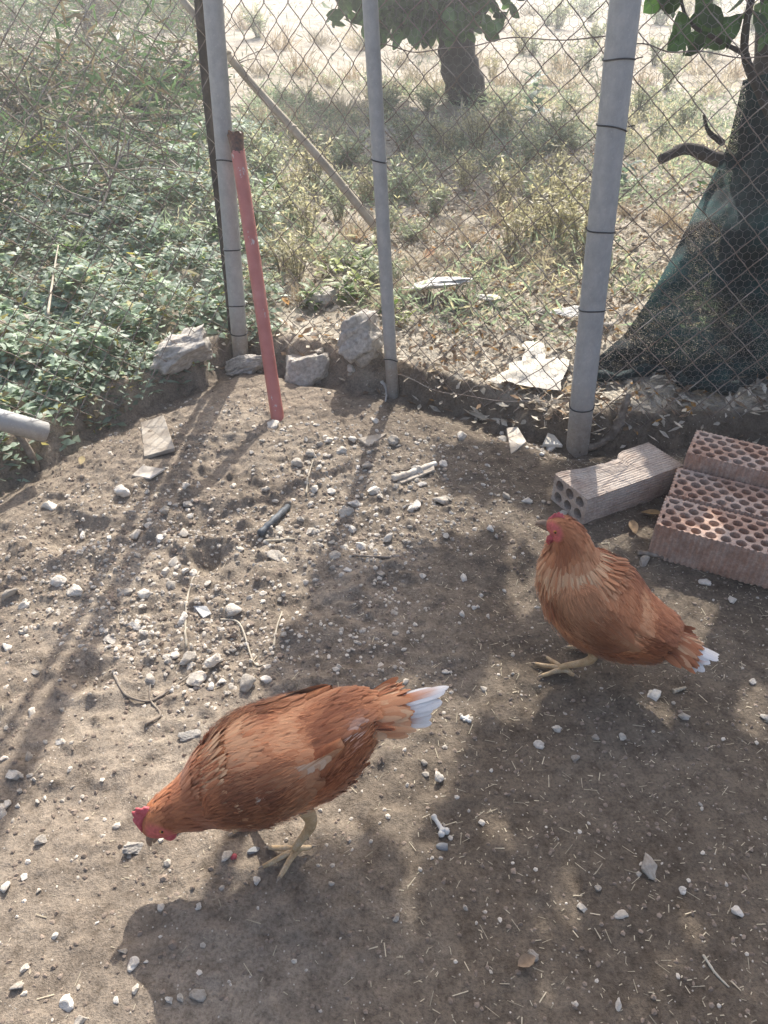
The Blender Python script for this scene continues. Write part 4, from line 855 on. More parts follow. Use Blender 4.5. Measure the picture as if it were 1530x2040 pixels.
    G_ = np.stack([rows[0], rows[2], rows[4], rows[6], rows[7], rows[5], rows[3], rows[1]], 1); nn2 = 8; Vc = G_.reshape(-1, 3); ii = (np.arange(21)[:, None] * nn2 + np.arange(nn2)[None]); i2 = (np.arange(21)[:, None] * nn2 + (np.arange(nn2)[None] + 1) % nn2); Fc = np.stack([ii, i2, i2 + nn2, ii + nn2], -1).reshape(-1, 4)
    mk('comb', Vc, Fc, M['comb'], root)
    for sd in (1, -1):
        # wattle
        wt = face['wattle']; bm = bmesh.new(); bmesh.ops.create_uvsphere(bm, u_segments=14, v_segments=10, radius=1); 
        for v in bm.verts:
            x_, y_, z_ = v.co; k_ = 1 + .25 * max(0, -z_); q = hp(wt[0] + x_ * .009 * k_, sd * (.0085 + wt[3]) + y_ * .0035, wt[1] + z_ * wt[2] - wt[2] * .6); v.co = q
        bmesh.ops.recalc_face_normals(bm, faces=bm.faces); me = bpy.data.meshes.new('wattle'); bm.to_mesh(me); bm.free(); me.materials.append(M['comb']); [setattr(p_, 'use_smooth', True) for p_ in me.polygons]; put('wattle', me, root)
        # eye with pupil, earlobe
        ew = face['eye']
        def ball(name, c, r, m_, par, fl=(1, 1, 1)):
            bm = bmesh.new(); bmesh.ops.create_uvsphere(bm, u_segments=12, v_segments=8, radius=1)
            for v in bm.verts: v.co = Vector(c + fx * v.co.x * r * fl[0] + fy * v.co.y * r * fl[1] + fz * v.co.z * r * fl[2])
            bmesh.ops.recalc_face_normals(bm, faces=bm.faces); me = bpy.data.meshes.new(name); bm.to_mesh(me); bm.free(); me.materials.append(m_); [setattr(p_, 'use_smooth', True) for p_ in me.polygons]; return put(name, me, par)
        ey = ball('eye', hp(ew[0], sd * ew[2], ew[1]), .0048, M['eye'], root, (1, .55, 1)); ball('pupil', hp(ew[0], sd * (ew[2] + .0017), ew[1]), .0024, M['pupil'], ey, (1, .6, 1))
        ball('earlobe', hp(ew[0] - .020, sd * (ew[2] + .001), ew[1] - .008), .0058, M['ear'], root, (.8, .45, 1.25))
    # legs with four toes and claws
    for lg in pose['legs']:
        hip, hock, foot, yaw = [np.array(v, float) if np.ndim(v) else v for v in lg]; mb = MB()
        def addt(P, r, sides=9):
            V, F = tube(P, r, sides); n0 = mb.n; mb.add(V, F[0]); mb.F3.append(F[1] + n0)
        addt(catmull([hip, hock, foot + [0, 0, .02], foot + [0, 0, .007]], 20), np.interp(np.linspace(0, 1, 20), [0, .45, .6, .85, 1], [.016, .0085, .0068, .0066, .0078]), 12)
        claws = []
        for ang, L in ((-.62, .050), (-.02, .062), (.60, .052), (3.0, .026)):
            a = yaw + ang; dv = np.array([math.cos(a), math.sin(a), 0]); bend = .0035
            P = catmull([foot + [0, 0, .008], foot + dv * L * .35 + [0, 0, .0105], foot + dv * L * .7 + [0, 0, .006], foot + dv * L + [0, 0, .005]], 14)
            addt(P, np.interp(np.linspace(0, 1, 14), [0, .3, .5, .75, 1], [.0062, .0058, .0050, .0049, .0034])); claws.append((foot + dv * (L - .002) + [0, 0, .005], dv))
        le = mb.build('leg', M['legs'], root)
        for cp, dv in claws:
            V, F = tube(np.array([cp, cp + dv * .006 + [0, 0, .001], cp + dv * .012 - [0, 0, .003]]), [.0028, .002, .0005], 6); mk('claw', V, F, M['claw'], le)
    return root
# pecking hen: head down and forward, tail raised (x, z, half width, half height up, half height down)
ST1 = [(-.150, .300, .020, .020, .022), (-.132, .298, .046, .038, .044), (-.100, .285, .066, .046, .070), (-.055, .258, .084, .054, .098), (-.005, .238, .094, .068, .102), (.045, .224, .097, .074, .094), (.080, .210, .090, .070, .082), (.107, .194, .075, .060, .068), (.128, .178, .061, .052, .057), (.149, .164, .050, .045, .048), (.170, .153, .0435, .040, .042), (.188, .145, .038, .036, .038), (.209, .132, .034, .032, .034), (.224, .115, .027, .027, .027), (.230, .102, .015, .017, .017)]
f1x = np.array([.62, .34, -.70]); f1z = np.array([.74, -.06, .60])
ST1 = [(a, b, c * (.93 if a < .11 else 1), d * (.82 if a < .11 else .96), e_ * (.93 if a < .11 else 1)) for a, b, c, d, e_ in ST1]
LOW1 = -.014
ST1 = [(a, b + LOW1, c, d, e_) for a, b, c, d, e_ in ST1]
foot1 = G(592, 1702); h1 = math.atan2(-.10, -.45)
pose1 = dict(patches=[((.085, .0, .275), (.035, .06, .04), CREAM * .9, .5), ((.02, .03, .30), (.05, .05, .03), BRL, .6), ((.0, .085, .15), (.04, .03, .015), (.55, .46, .40), .5), ((-.10, .05, .30), (.012, .02, .014), (.8, .7, .6), .7), ((-.06, -.05, .31), (.04, .02, .02), CREAM, .5)],
             pale_f=.04, pale_amt=.7, wing=dict(u0=.53, u1=.14, th=[1.30, 1.18, .92], dth=[.28, .62, .72, .62, .36, .16], off=.008, grow=.006, rise=.0, flight=[(.36, .17, .085), (.40, .20, .10), (.36, .16, .075), (.50, .34, .22), (.56, .42, .30), (.46, .29, .18), (.56, .44, .33), (.40, .22, .12), (.30, .13, .06)]),
             fan=.24, tail_up=.20, tail_len=.122, legs=[((-.012, .042, .155), (-.03, .045, .085), (.0, .045, .0), .25), ((.03, -.045, .15), (.02, -.045, .09), (.062, -.040, .0), -.1)])
face1 = dict(c=np.array([.212, .004, .127 + LOW1]), r=np.array([.030, .06, .030]), fx=f1x, fz=f1z, beak=.030, comb=(-.016, .030, .024, .005, .028), wattle=(.016, -.016, .012, .001), eye=(-.002, .004, .0320))
cs, sn = math.cos(h1), math.sin(h1); off = np.array([0 * cs - .045 * sn, 0 * sn + .045 * cs])
hen1 = make_hen(ST1, 5, (foot1[0] - off[0], foot1[1] - off[1], gz(foot1[0], foot1[1]) + .002), h1, 'russet hen pecking with its head lowered, white tail raised', .49, face1, pose1, .97)
# upright hen: head high, back sloping to a low tail
LOW = -.032
ST2 = [(-.186, .182, .032, .026, .030), (-.160, .185, .058, .046, .054), (-.120, .190, .074, .056, .076), (-.07, .198, .090, .074, .098), (-.02, .215, .100, .090, .112), (.025, .240, .096, .094, .108), (.055, .272, .078, .080, .086), (.069, .302, .060, .062, .064), (.075, .329, .046, .046, .049), (.080, .352, .037, .037, .038), (.090, .371, .031, .031, .032), (.105, .381, .026, .028, .028), (.120, .382, .0195, .021, .022), (.131, .380, .011, .013, .014)]
ST2 = [(a if a > 0 else a * .88, b + LOW, c * (.92 if a < .06 else 1), d * (.92 if a < .06 else 1), e_ * (.95 if a < .06 else 1)) for a, b, c, d, e_ in ST2]
foot2 = G(1118, 1342); h2 = R(152)
pose2 = dict(patches=[((.05, .05, .25), (.03, .06, .03), BRL, .75), ((.06, .07, .28), (.03, .04, .02), BRL, .6), ((.03, .1, .19), (.03, .03, .05), BRL * .9, .6)],
             pale_f=.16, pale_amt=.75, wing=dict(u0=.51, u1=.15, th=[1.36, 1.36, 1.30], dth=[.3, .55, .58, .46, .24, .12], off=.008, grow=.005, rise=-.002, flight=[(.40, .20, .10), (.38, .18, .085), (.36, .165, .075), (.36, .16, .07), (.34, .15, .065), (.37, .17, .08), (.36, .16, .075), (.34, .15, .07), (.36, .16, .075)]),
             fan=.30, tail_up=.05, tail_len=.105, legs=[((.005, .048, .14), (-.02, .05, .075), (.035, .05, .0), .15), ((-.01, -.045, .14), (-.035, -.045, .075), (.0, -.045, .0), -.2)])
face2 = dict(c=np.array([.112, 0, .380 + LOW]), r=np.array([.026, .06, .024]), fx=np.array([.99, 0, -.05]), fz=np.array([.05, 0, .99]), beak=.026, comb=(-.016, .020, .020, .004, .017), wattle=(.008, -.020, .014, .003), eye=(-.004, .004, .0235))
cs, sn = math.cos(h2), math.sin(h2); off = np.array([.035 * cs - .05 * sn, .035 * sn + .05 * cs])
hen2 = make_hen(ST2, 9, (foot2[0] - off[0], foot2[1] - off[1], gz(foot2[0], foot2[1]) + .002), h2, 'russet hen standing upright with raised head and low white tipped tail', .47, face2, pose2, .95)

# ------------------------------------------------------------------ vegetation outside
rg = np.random.default_rng(90)
def leaf_mesh_obj(name, P, D, Nn, L, Wd, col, m, parent=None, shape=LEAF, curl=0., cup=.1, cols=3, link=True):
    V, F, ts, mm = leaves(P, D, Nn, L, Wd, shape, curl, cup, cols); return mk(name, V, F, M[m], parent, True, {'col': np.repeat(col, mm, 0), 'ts': ts}, link)
# grey green ground cover left of the pen
def cover(n, seed):
    r = np.random.default_rng(seed); x = r.uniform(-3.9, -.35, n); y = r.uniform(1.0, 5.6, n); s = sdist(x, y); px, py = to_px(np.stack([x, y, ground_z(x, y)], 1))
    dens = sstep(-.25, .15, fbm(x * 5, y * 5, 2, 33) + .25); k = (s > .01) & (px > -120) & (px < 560) & (py > -60) & (r.random(n) < dens * np.interp(px, [300, 560], [1, .25])); return x[k], y[k], s[k]
x, y, s = cover(190000, 91); n = len(x); hgt = (.03 + .10 * sstep(-.3, .4, fbm(x * 6, y * 6, 2, 34))) * sstep(.03, .25, s); z = ground_z(x, y) + hgt * rg.random(n) ** .6
t_ = fbm(x * 8, y * 8, 2, 35)[:, None]; c = np.array([.32, .39, .30]) * (1 + .45 * t_) * rg.uniform(.65, 1.35, (n, 1)); yl = rg.random((n, 1)) < .04; c = np.where(yl, np.array([.42, .36, .10]), c); br = rg.random((n, 1)) < .10; c = np.where(br, np.array([.25, .19, .12]), c)
o = leaf_mesh_obj('ground_cover', np.stack([x, y, z], 1), rand_dirs(n, -.2, .6, rg), np.tile([0, 0, 1.], (n, 1)) + rand_dirs(n, rng=rg) * .6, rg.uniform(.014, .046, n) * (1 + .35 * (t_[:, 0] > .1)), rg.uniform(.009, .022, n) * (1 + .35 * (t_[:, 0] > .1)), c, 'weed', None, SMALL, -.1, .15, 2)
o['kind'] = 'stuff'; o['label'] = 'dense grey green ground cover spreading left of the pen'; o['category'] = 'ground cover'; print('cover', n)
# trailing stems through the ground cover
for k, (pts, r_) in enumerate([([(112, 690), (122, 600), (130, 545)], .005), ([(0, 330), (120, 420), (260, 470)], .006), ([(60, 180), (170, 260), (300, 330), (420, 430)], .006), ([(0, 60), (110, 130), (190, 190)], .007), ([(130, 75), (250, 50), (390, 40)], .008)]):
    P = catmull([G(a, b) + [0, 0, .11] for a, b in pts], 24); V, F = tube(P - P[0], np.linspace(r_, r_ * .5, 24), 6); o = mk('trailing_stem', V, F, M['cane']); o.location = tuple(P[0])
    tag(o, ['upright reddish dead stem in the grey green ground cover', 'long bare stem trailing over the ground cover left of the pen', 'bare stem trailing towards the corner post', 'pale bare stem in the dark brush', 'thick pale dead branch lying over the brush'][k], 'stem')
# shrubs: the dark brush at the back left
def shrub(px, py, rad, hh, ncl, label, tone, dead):
    b = G(px, py); r = np.random.default_rng(int(px + py * 3)); e = empty('shrub', tuple(b)); mb = MB(); tips = []
    for k in range(16):
        a = r.uniform(0, 6.28); q = np.array([math.cos(a) * rad * r.uniform(.3, 1), math.sin(a) * rad * r.uniform(.3, 1), hh * r.uniform(.5, 1)]); P = catmull([np.zeros(3), q * .4 + [0, 0, hh * .2], q], 9); V, F = tube(P, np.linspace(.009, .002, 9), 5, False); mb.add(V, F[0]); tips.append(P)
        for _ in range(3):
            j = r.integers(3, 8); d = rand_dirs(1, -.2, .8, r)[0] * rad * r.uniform(.25, .5); P2 = catmull([P[j], P[j] + d * .5, P[j] + d], 6); V, F = tube(P2, np.linspace(.004, .001, 6), 4, False); mb.add(V, F[0]); tips.append(P2)
    mb.build('stems', M['deadwood'], e); T = np.concatenate(tips); P = T[r.integers(0, len(T), ncl)] + rand_dirs(ncl, rng=r) * r.uniform(0, .05, (ncl, 1)); P[:, 2] = np.maximum(P[:, 2], .01)
    c = np.array(tone) * r.uniform(.5, 1.5, (ncl, 1)); c = np.where(r.random((ncl, 1)) < dead, np.array([.22, .16, .10]) * r.uniform(.6, 1.4, (ncl, 1)), c)
    leaf_mesh_obj('foliage', P, rand_dirs(ncl, -.6, .5, r), np.tile([0, 0, 1.], (ncl, 1)) + rand_dirs(ncl, rng=r), r.uniform(.02, .05, ncl), r.uniform(.008, .018, ncl), c, 'weed', e, SMALL, -.1, .1, 2); tag(e, label, 'shrub', None)
shrub(60, 260, .75, .45, 5200, 'tangled dark shrub with bare twigs behind the ground cover, above its yellow sprig', (.085, .12, .06), .35)
shrub(285, 235, .7, .42, 5000, 'dense dark brush just left of the corner post', (.075, .11, .055), .4)
shrub(-60, 470, .4, .26, 1800, 'low green bush at the outer side of the ground cover', (.10, .15, .07), .2)
shrub(170, 90, 1.1, .62, 6000, 'brown twiggy bush behind the two dark shrubs', (.11, .13, .075), .55)
shrub(340, 60, 1.0, .5, 5200, 'straw brown brush behind the slim dark stake', (.16, .16, .10), .6)
shrub(-90, 120, 1.3, .7, 6000, 'broad dark bush farthest from the corner post', (.075, .115, .055), .35)
shrub(70, 330, .22, .16, 420, 'small yellow green sprig in the ground cover', (.34, .34, .07), .05)
gp = ground_pts(150000, -9, -.7, 3.6, 17, 141, lambda x, y, r: (to_px(np.stack([x, y, 0 * x], 1))[0] < 440) & (to_px(np.stack([x, y, 0 * x], 1))[0] > -200) & (r.random(len(x)) < np.clip((fbm(x * 1.6, y * 1.6, 2, 142) + .45) * 1.3, .1, 1) * np.clip(7 / y, .25, 1))); n = len(gp)
hz = (.20 + .62 * sstep(-.2, .5, fbm(gp[:, 0] * 1.5, gp[:, 1] * 1.5, 2, 143))) * rg.random(n) ** .7
k = rg.random((n, 1)); c = np.where(k < .58, np.array([.075, .12, .06]), np.where(k < .84, np.array([.14, .11, .075]), np.array([.24, .25, .17]))) * rg.uniform(.6, 1.4, (n, 1))
o = leaf_mesh_obj('brush', gp + np.stack([0 * hz, 0 * hz, hz], 1), rand_dirs(n, -.5, 1, rg), rand_dirs(n, -.3, .8, rg), rg.uniform(.03, .13, n), rg.uniform(.006, .020, n), c, 'weed', None, SMALL, rg.uniform(-.3, .3, n), 0, 2); o['kind'] = 'stuff'; o['label'] = 'tangled dry brush filling the ground behind the ground cover'; o['category'] = 'brush'
rt = np.random.default_rng(151); mb = MB()
for _ in range(420):
    x0, y0 = rt.uniform(-4.5, -.75), rt.uniform(3.3, 8.0); q0 = np.array([x0, y0, gz(x0, y0) + rt.uniform(.02, .25)]); pxx, _y = to_px(q0)
    if pxx[0] > 400 or pxx[0] < -150: continue
    dv = rand_dirs(1, -.15, .75, rt)[0] * rt.uniform(.25, .8); P = catmull([q0, q0 + dv * .4 + rt.normal(0, .04, 3), q0 + dv * .75 + rt.normal(0, .05, 3), q0 + dv], 9); P[:, 2] = np.maximum(P[:, 2], ground_z(P[:, 0], P[:, 1]) + .01)
    V, F = tube(P, np.linspace(rt.uniform(.003, .008), .0015, 9), 4, False); mb.add(V, F[0])
o = mb.build('twig_tangle', M['deadwood']); o['kind'] = 'stuff'; o['label'] = 'tangle of bare brown twigs through the brush'; o['category'] = 'twigs'
shrub(1500, 500, .42, .5, 2200, 'leafy green shrub half hidden behind the dark netting', (.10, .16, .08), .15)
# litter of dead leaves and straw outside the front mesh
def field(n, x0, x1, y0, y1, seed, cond): return ground_pts(n, x0, x1, y0, y1, seed, cond)
gp = field(42000, -.6, 3.4, 1.95, 6.0, 101, lambda x, y, r: (sdist(x, y) > -.015 + .03 * r.random(len(x))) & (r.random(len(x)) < np.clip(1.25 - (y - 2) * .2, .25, 1) * np.interp(x, [-.4, .2], [.35, 1]))); n = len(gp)
c = np.array([.62, .55, .44]) * rg.uniform(.5, 1.25, (n, 1)); c = np.where(rg.random((n, 1)) < .25, np.array([.24, .165, .105]) * rg.uniform(.6, 1.3, (n, 1)), c); c = np.where(rg.random((n, 1)) < .05, np.array([.40, .22, .07]), c)
o = leaf_mesh_obj('leaf_litter', gp + np.stack([0 * gp[:, 0], 0 * gp[:, 0], .012 * rg.random(n)], 1), rand_dirs(n, -.2, .45, rg), np.tile([0, 0, 1.], (n, 1)) + rand_dirs(n, rng=rg) * .7, rg.uniform(.015, .05, n), rg.uniform(.006, .02, n), c, 'litter', None, SMALL, .25, .25, 2); o['kind'] = 'stuff'; o['label'] = 'carpet of dry dead leaves on the ground outside the mesh'; o['category'] = 'leaf litter'
# single large dead leaves one can pick out
def dead_leaf(px, py, L, label, colr, rz=None):
    p = G(px, py); a = random.uniform(0, 6.28) if rz is None else rz; o = leaf_mesh_obj('dead_leaf', np.zeros((1, 3)), np.array([[math.cos(a), math.sin(a), .12]]), np.array([[random.uniform(-.3, .3), random.uniform(-.3, .3), 1.]]), L, L * .55, np.array([colr]), 'litter', None, LEAF, .12, .22, 5); o.location = (p[0], p[1], p[2] + .008); tag(o, label, 'leaf')
for px, py, L, lb, cc in [(1275, 1025, .055, 'brown curled dead leaf between hollow brick and perforated bricks', (.36, .24, .12)), (1265, 1068, .045, 'torn dry leaf below the brown curled one', (.33, .23, .14)), (845, 520, .09, 'large rust brown leaf in the weeds behind the mesh', (.42, .25, .15)), (700, 478, .07, 'orange dead leaf at the lower end of the cane', (.50, .28, .12)), (735, 742, .08, 'pale folded leaf against the thinnest post', (.52, .38, .22)), (1012, 578, .035, 'small bright orange leaf on the litter', (.60, .33, .08)), (575, 612, .055, 'orange brown leaf behind the red tube', (.5, .28, .10)), (1215, 602, .03, 'rusty leaf beside the edge of the netting', (.5, .26, .1)), (1060, 770, .09, 'tan dry leaf below the white paper', (.55, .42, .25)), (1115, 790, .08, 'long tan leaf at the foot of the mesh near the thick post', (.5, .36, .2)), (850, 745, .06, 'buff leaf standing by the foot of the mesh', (.52, .42, .28)), (1065, 1910, .035, 'small brown leaf on the shaded soil', (.3, .22, .15)), (162, 930, .035, 'yellowish leaf in the shade of the bank', (.45, .36, .2))]: dead_leaf(px, py, L, lb, cc)
# weeds: a few kinds, each plant copied as its own thing
def herb_proto(seed, hgt, spread, tone, nst, nlf, top):
    r = np.random.default_rng(seed); P, D, C = [], [], []; mb = MB()
    for k in range(nst):
        a = r.uniform(0, 6.28); q = np.array([math.cos(a) * spread * r.random(), math.sin(a) * spread * r.random(), hgt * r.uniform(.55, 1)]); c_ = catmull([np.array([q[0] * .2, q[1] * .2, 0]), q * [.5, .5, .55], q], 10); V, F = tube(c_, np.linspace(.0024, .001, 10), 4, False); mb.add(V, F[0], col=np.tile(np.array([.30, .27, .17]), (len(V), 1)))
        for _ in range(nlf):
            j = r.random() ** .7; p = c_[int(j * 9)]; P.append(p); D.append(rand_dirs(1, -.1, .9, r)[0]); C.append(np.array(tone) * r.uniform(.6, 1.4) if j < .8 or r.random() > top else np.array([.55, .50, .34]) * r.uniform(.8, 1.1))
    st = mb.build('stem', M['dry'], link=False); P = np.array(P); n = len(P); V, F, ts, mm = leaves(P, np.array(D), np.tile([0, 0, 1.], (n, 1)) + rand_dirs(n, rng=r), r.uniform(.02, .05, n), r.uniform(.006, .013, n), SMALL, -.1, .1, 2)
    return st, mk('leaves', V, F, M['weed'], None, True, {'col': np.repeat(np.array(C), mm, 0), 'ts': ts}, False)
def grass_proto(seed, hgt, n, tone):
    r = np.random.default_rng(seed); P = np.stack([r.normal(0, .035, n), r.normal(0, .035, n), np.zeros(n)], 1); D = rand_dirs(n, .45, 1, r); V, F, ts, mm = leaves(P, D, rand_dirs(n, -.3, .3, r), r.uniform(.4, 1, n) * hgt, r.uniform(.0025, .006, n), BLADE, r.uniform(-.35, .35, n), 0, 2)
    return mk('blades', V, F, M['dry'], None, True, {'col': np.repeat(np.array(tone) * r.uniform(.6, 1.25, (n, 1)), mm, 0), 'ts': ts}, False)
def broad_proto(seed, tone, n, sz):
    r = np.random.default_rng(seed); D = rand_dirs(n, .1, .85, r); V, F, ts, mm = leaves(np.stack([r.normal(0, .03, n), r.normal(0, .03, n), r.uniform(0, .10, n)], 1), D, np.tile([0, 0, 1.], (n, 1)), r.uniform(.6, 1.2, n) * sz, r.uniform(.28, .4, n) * sz, LEAF, -.3, .12, 3)
    return mk('leaves', V, F, M['leaf'], None, True, {'col': np.repeat(np.array(tone) * r.uniform(.6, 1.35, (n, 1)), mm, 0), 'ts': ts}, False)
HERBS = [herb_proto(1, .26, .20, (.36, .39, .29), 22, 26, .6), herb_proto(2, .20, .24, (.34, .38, .29), 24, 24, .4), herb_proto(3, .30, .20, (.50, .45, .32), 22, 22, .9)]
GR = [grass_proto(4, .20, 90, (.55, .45, .31)), grass_proto(5, .28, 80, (.62, .54, .39)), grass_proto(6, .13, 80, (.48, .42, .31))]
BRD_ = [broad_proto(7, (.14, .21, .06), 26, .085), broad_proto(8, (.30, .34, .10), 22, .07), broad_proto(9, (.17, .25, .19), 14, .12)]
FANCH = [(A, 'the corner post'), (B, 'the thinnest post'), (C, 'the thick post'), (G(928, 205), 'the foot of the field tree'), (G(1475, 560), 'the tree behind the netting'), (G(878, 596), 'the flat bright slab'), (G(1050, 760), 'the cream paper'), (G(648, 606), 'the tan rock'), (G(1316, 318), 'the broken branch end'), (G(1060, 200), 'the blue green plants'), (G(1100, 480), 'the straw topped weeds'), (G(285, 235), 'the dense dark brush'), (G(1300, 60), 'the far end of the field'), (G(600, 60), 'the open ground left of the field tree')]
def fnear(p): return min(FANCH, key=lambda a: np.linalg.norm(a[0][:2] - p[:2]))[1]
def plant(kind, px, py, sc=1.):
    p = G(px, py); r = random.uniform(0, 6.28)
    if kind[0] == 'h':
        st, lf = HERBS[int(kind[1])]; e = empty('weed', tuple(p), r); e.scale = (sc, sc, sc * random.uniform(.85, 1.15)); put('stem', st, e); put('leaves', lf, e); tag(e, ('tall' if sc > .9 else 'low') + ' grey green weed outside near ' + fnear(p) if kind != 'h2' else 'straw topped dry weed outside near ' + fnear(p), 'weed', 'grey green weeds of the field' if kind != 'h2' else 'straw topped weeds of the field')
    elif kind[0] == 'g':
        o = put('grass_tuft', GR[int(kind[1])], None, tuple(p), (0, 0, r), (sc,) * 3); tag(o, ('big' if sc > 1.25 else 'small' if sc < .8 else 'middling') + ' tuft of dry straw coloured grass near ' + fnear(p), 'grass tuft', 'dry grass tufts of the field')
    else:
        o = put('leafy_weed', BRD_[int(kind[1])], None, tuple(p), (0, 0, r), (sc,) * 3); k = int(kind[1]); tag(o, ['green broad leaved weed near ', 'yellow green leafy weed near ', 'blue green broad leaved plant in the field near '][k] + fnear(p), 'weed', ['green broad leaved weeds', 'yellow green leafy weeds', 'blue green plants'][k])
for px, py, s in [(800, 400, 1.0), (845, 350, 1.0), (870, 430, .9), (800, 300, 1.1), (930, 380, 1.), (980, 340, .9), (1000, 420, 1.), (1050, 330, 1.), (1060, 400, .9), (1110, 300, 1.1), (1120, 380, .9), (870, 300, 1.1), (940, 300, 1.2), (1000, 270, 1.1), (1280, 230, 1.1), (1310, 290, .8), (1370, 240, 1), (700, 330, 1.), (660, 400, .9), (720, 400, .9), (610, 380, 1.), (570, 440, .9), (620, 480, .8), (560, 540, .8), (600, 560, .7), (690, 540, .7), (740, 560, .7), (540, 360, 1.), (820, 480, .7), (1290, 130, 1.4), (1350, 90, 1.6), (1420, 120, 1.5), (1300, 50, 2.0), (1400, 40, 2.0), (1100, 60, 1.8), (1180, 100, 1.5), (1150, 30, 2), (1060, 110, 1.3), (1330, 180, 1.), (760, 250, 1.1), (1500, 60, 1.8), (680, 440, .7), (500, 460, .8), (520, 600, .6), (790, 560, .5), (760, 480, .7)]:
    plant('h' + random.choice('0012' if py > 140 else '01'), px + random.uniform(-12, 12), py, s * random.uniform(.8, 1.1))
for k in range(46):
    px, py = random.uniform(500, 1420), random.uniform(30, 430)
    if px < 760 or py < 330: plant('h' + random.choice('0112'), px, py, random.uniform(.45, 1.0) * (1.5 if py < 150 else 1))
for px, py, s in [(1020, 500, .8), (1060, 480, .9), (1110, 490, .9), (1160, 500, 1), (1090, 450, 1.), (1130, 440, 1.)]: plant('h2', px, py, s)
for px, py, s in [(780, 180, 1.4), (820, 160, 1.5), (860, 190, 1.3), (750, 200, 1.3), (990, 170, 1.3), (1040, 175, 1.4), (1090, 170, 1.4), (1140, 180, 1.3), (980, 200, 1.), (1270, 190, 1.2), (1340, 130, 1.4), (1420, 190, 1.3), (1290, 170, 1.3), (650, 170, 1.4), (600, 150, 1.5), (700, 160, 1.3), (560, 200, 1.2), (640, 220, 1.2), (520, 150, 1.5), (830, 540, .7), (880, 520, .8), (930, 490, .8), (970, 520, .7), (1040, 520, .8), (1100, 530, .8), (1150, 520, .9), (1320, 445, .7), (1350, 460, .8), (1240, 430, .7), (820, 590, .6), (700, 480, .8), (640, 520, .7), (600, 600, .6), (900, 460, .9), (800, 450, .8), (860, 480, .8), (990, 450, .9), (1280, 320, .9), (1200, 180, 1.3), (950, 130, 1.4), (1230, 110, 1.5), (1470, 160, 1.4), (720, 100, 1.8), (640, 90, 1.8), (560, 100, 1.8), (500, 60, 2), (1000, 60, 1.8), (1050, 30, 2.2), (1240, 40, 2.), (850, 110, 1.6), (1380, 150, 1.5), (790, 130, 1.6), (1120, 140, 1.5), (680, 230, 1.1), (590, 250, 1.1), (540, 260, 1.1), (660, 290, 1.), (900, 560, .6), (760, 620, .5)]:
    plant('g' + random.choice('012'), px + random.uniform(-10, 10), py, s * random.uniform(.8, 1.15))
for px, py, k, s in [(535, 340, '1', 1.), (545, 400, '0', 1.), (525, 430, '0', .9), (560, 300, '1', .8), (700, 575, '1', .9), (735, 590, '1', .8), (690, 600, '0', .7), (720, 540, '0', .8), (740, 520, '1', .8), (1160, 440, '1', 1.2), (1135, 470, '1', .9), (1065, 235, '2', 1.4), (1060, 180, '2', 1.3), (1245, 370, '2', 1.), (780, 620, '0', .6), (620, 610, '0', .7), (650, 555, '1', .7), (460, 560, '0', .8), (440, 480, '0', .9), (150, 520, '0', .8), (800, 650, '1', .5)]:
    plant('b' + k, px, py, s)
# low herbs and dry stalks filling the field between the plants
gp = ground_pts(90000, -1.0, 4.2, 2.5, 8.0, 131, lambda x, y, r: (sdist(x, y) > .35) & (r.random(len(x)) < np.clip((fbm(x * 2.2, y * 2.2, 3, 132) + .12) * 2.2, .03, .75))); n = len(gp)
k = (fbm(gp[:, 0] * 1.4, gp[:, 1] * 1.4, 2, 133)[:, None] + .25 * rg.normal(size=(n, 1)) > -.16); c = np.where(k, np.array([.31, .37, .27]), np.array([.58, .51, .38])) * rg.uniform(.6, 1.3, (n, 1))
o = leaf_mesh_obj('field_herbs', gp + np.stack([0 * gp[:, 0], 0 * gp[:, 0], .09 * rg.random(n) ** 2], 1), rand_dirs(n, .0, 1, rg), rand_dirs(n, -.3, .6, rg), rg.uniform(.02, .075, n), rg.uniform(.004, .011, n), c, 'weed', None, SMALL, rg.uniform(-.3, .3, n), 0, 2); o['kind'] = 'stuff'; o['label'] = 'low grey green herbs and dry stalks covering the field'; o['category'] = 'herbs'
# far field grass reading as one mass
gp = ground_pts(30000, -9, 14, 5.2, 30, 111, lambda x, y, r: r.random(len(x)) < np.clip((fbm(x * .7, y * .7, 3, 112) + .25) * 1.5, .05, 1) * np.clip(12 / y, .2, 1)); n = len(gp)
gr = (fbm(gp[:, 0] * .5, gp[:, 1] * .5, 2, 113)[:, None] > -.02); c = np.where(gr, np.array([.29, .33, .24]), np.array([.58, .51, .39])) * rg.uniform(.6, 1.3, (n, 1))
o = leaf_mesh_obj('field_grass', gp, rand_dirs(n, .3, 1, rg), rand_dirs(n, -.3, .3, rg), rg.uniform(.05, .16, n), rg.uniform(.008, .022, n), c, 'dry', None, SMALL, rg.uniform(-.3, .3, n), 0, 2); o['kind'] = 'stuff'; o['label'] = 'short dry grass and herbs of the far field'; o['category'] = 'grass'
# stones in the field behind the mesh
for k in range(70):
    px, py = random.choice([(random.uniform(1180, 1450), random.uniform(290, 560)), (random.uniform(900, 1300), random.uniform(420, 700)), (random.uniform(760, 1250), random.uniform(180, 300)), (random.uniform(560, 800), random.uniform(560, 700))])
    stone(px, py, random.uniform(10, 30), ('angular' if k % 2 else 'rounded') + ' pale stone outside the mesh near ' + fnear(G(px, py)), 'a' if k % 2 else 'r', random.uniform(.6, 1), random.uniform(.3, .6), group='stones outside the mesh')
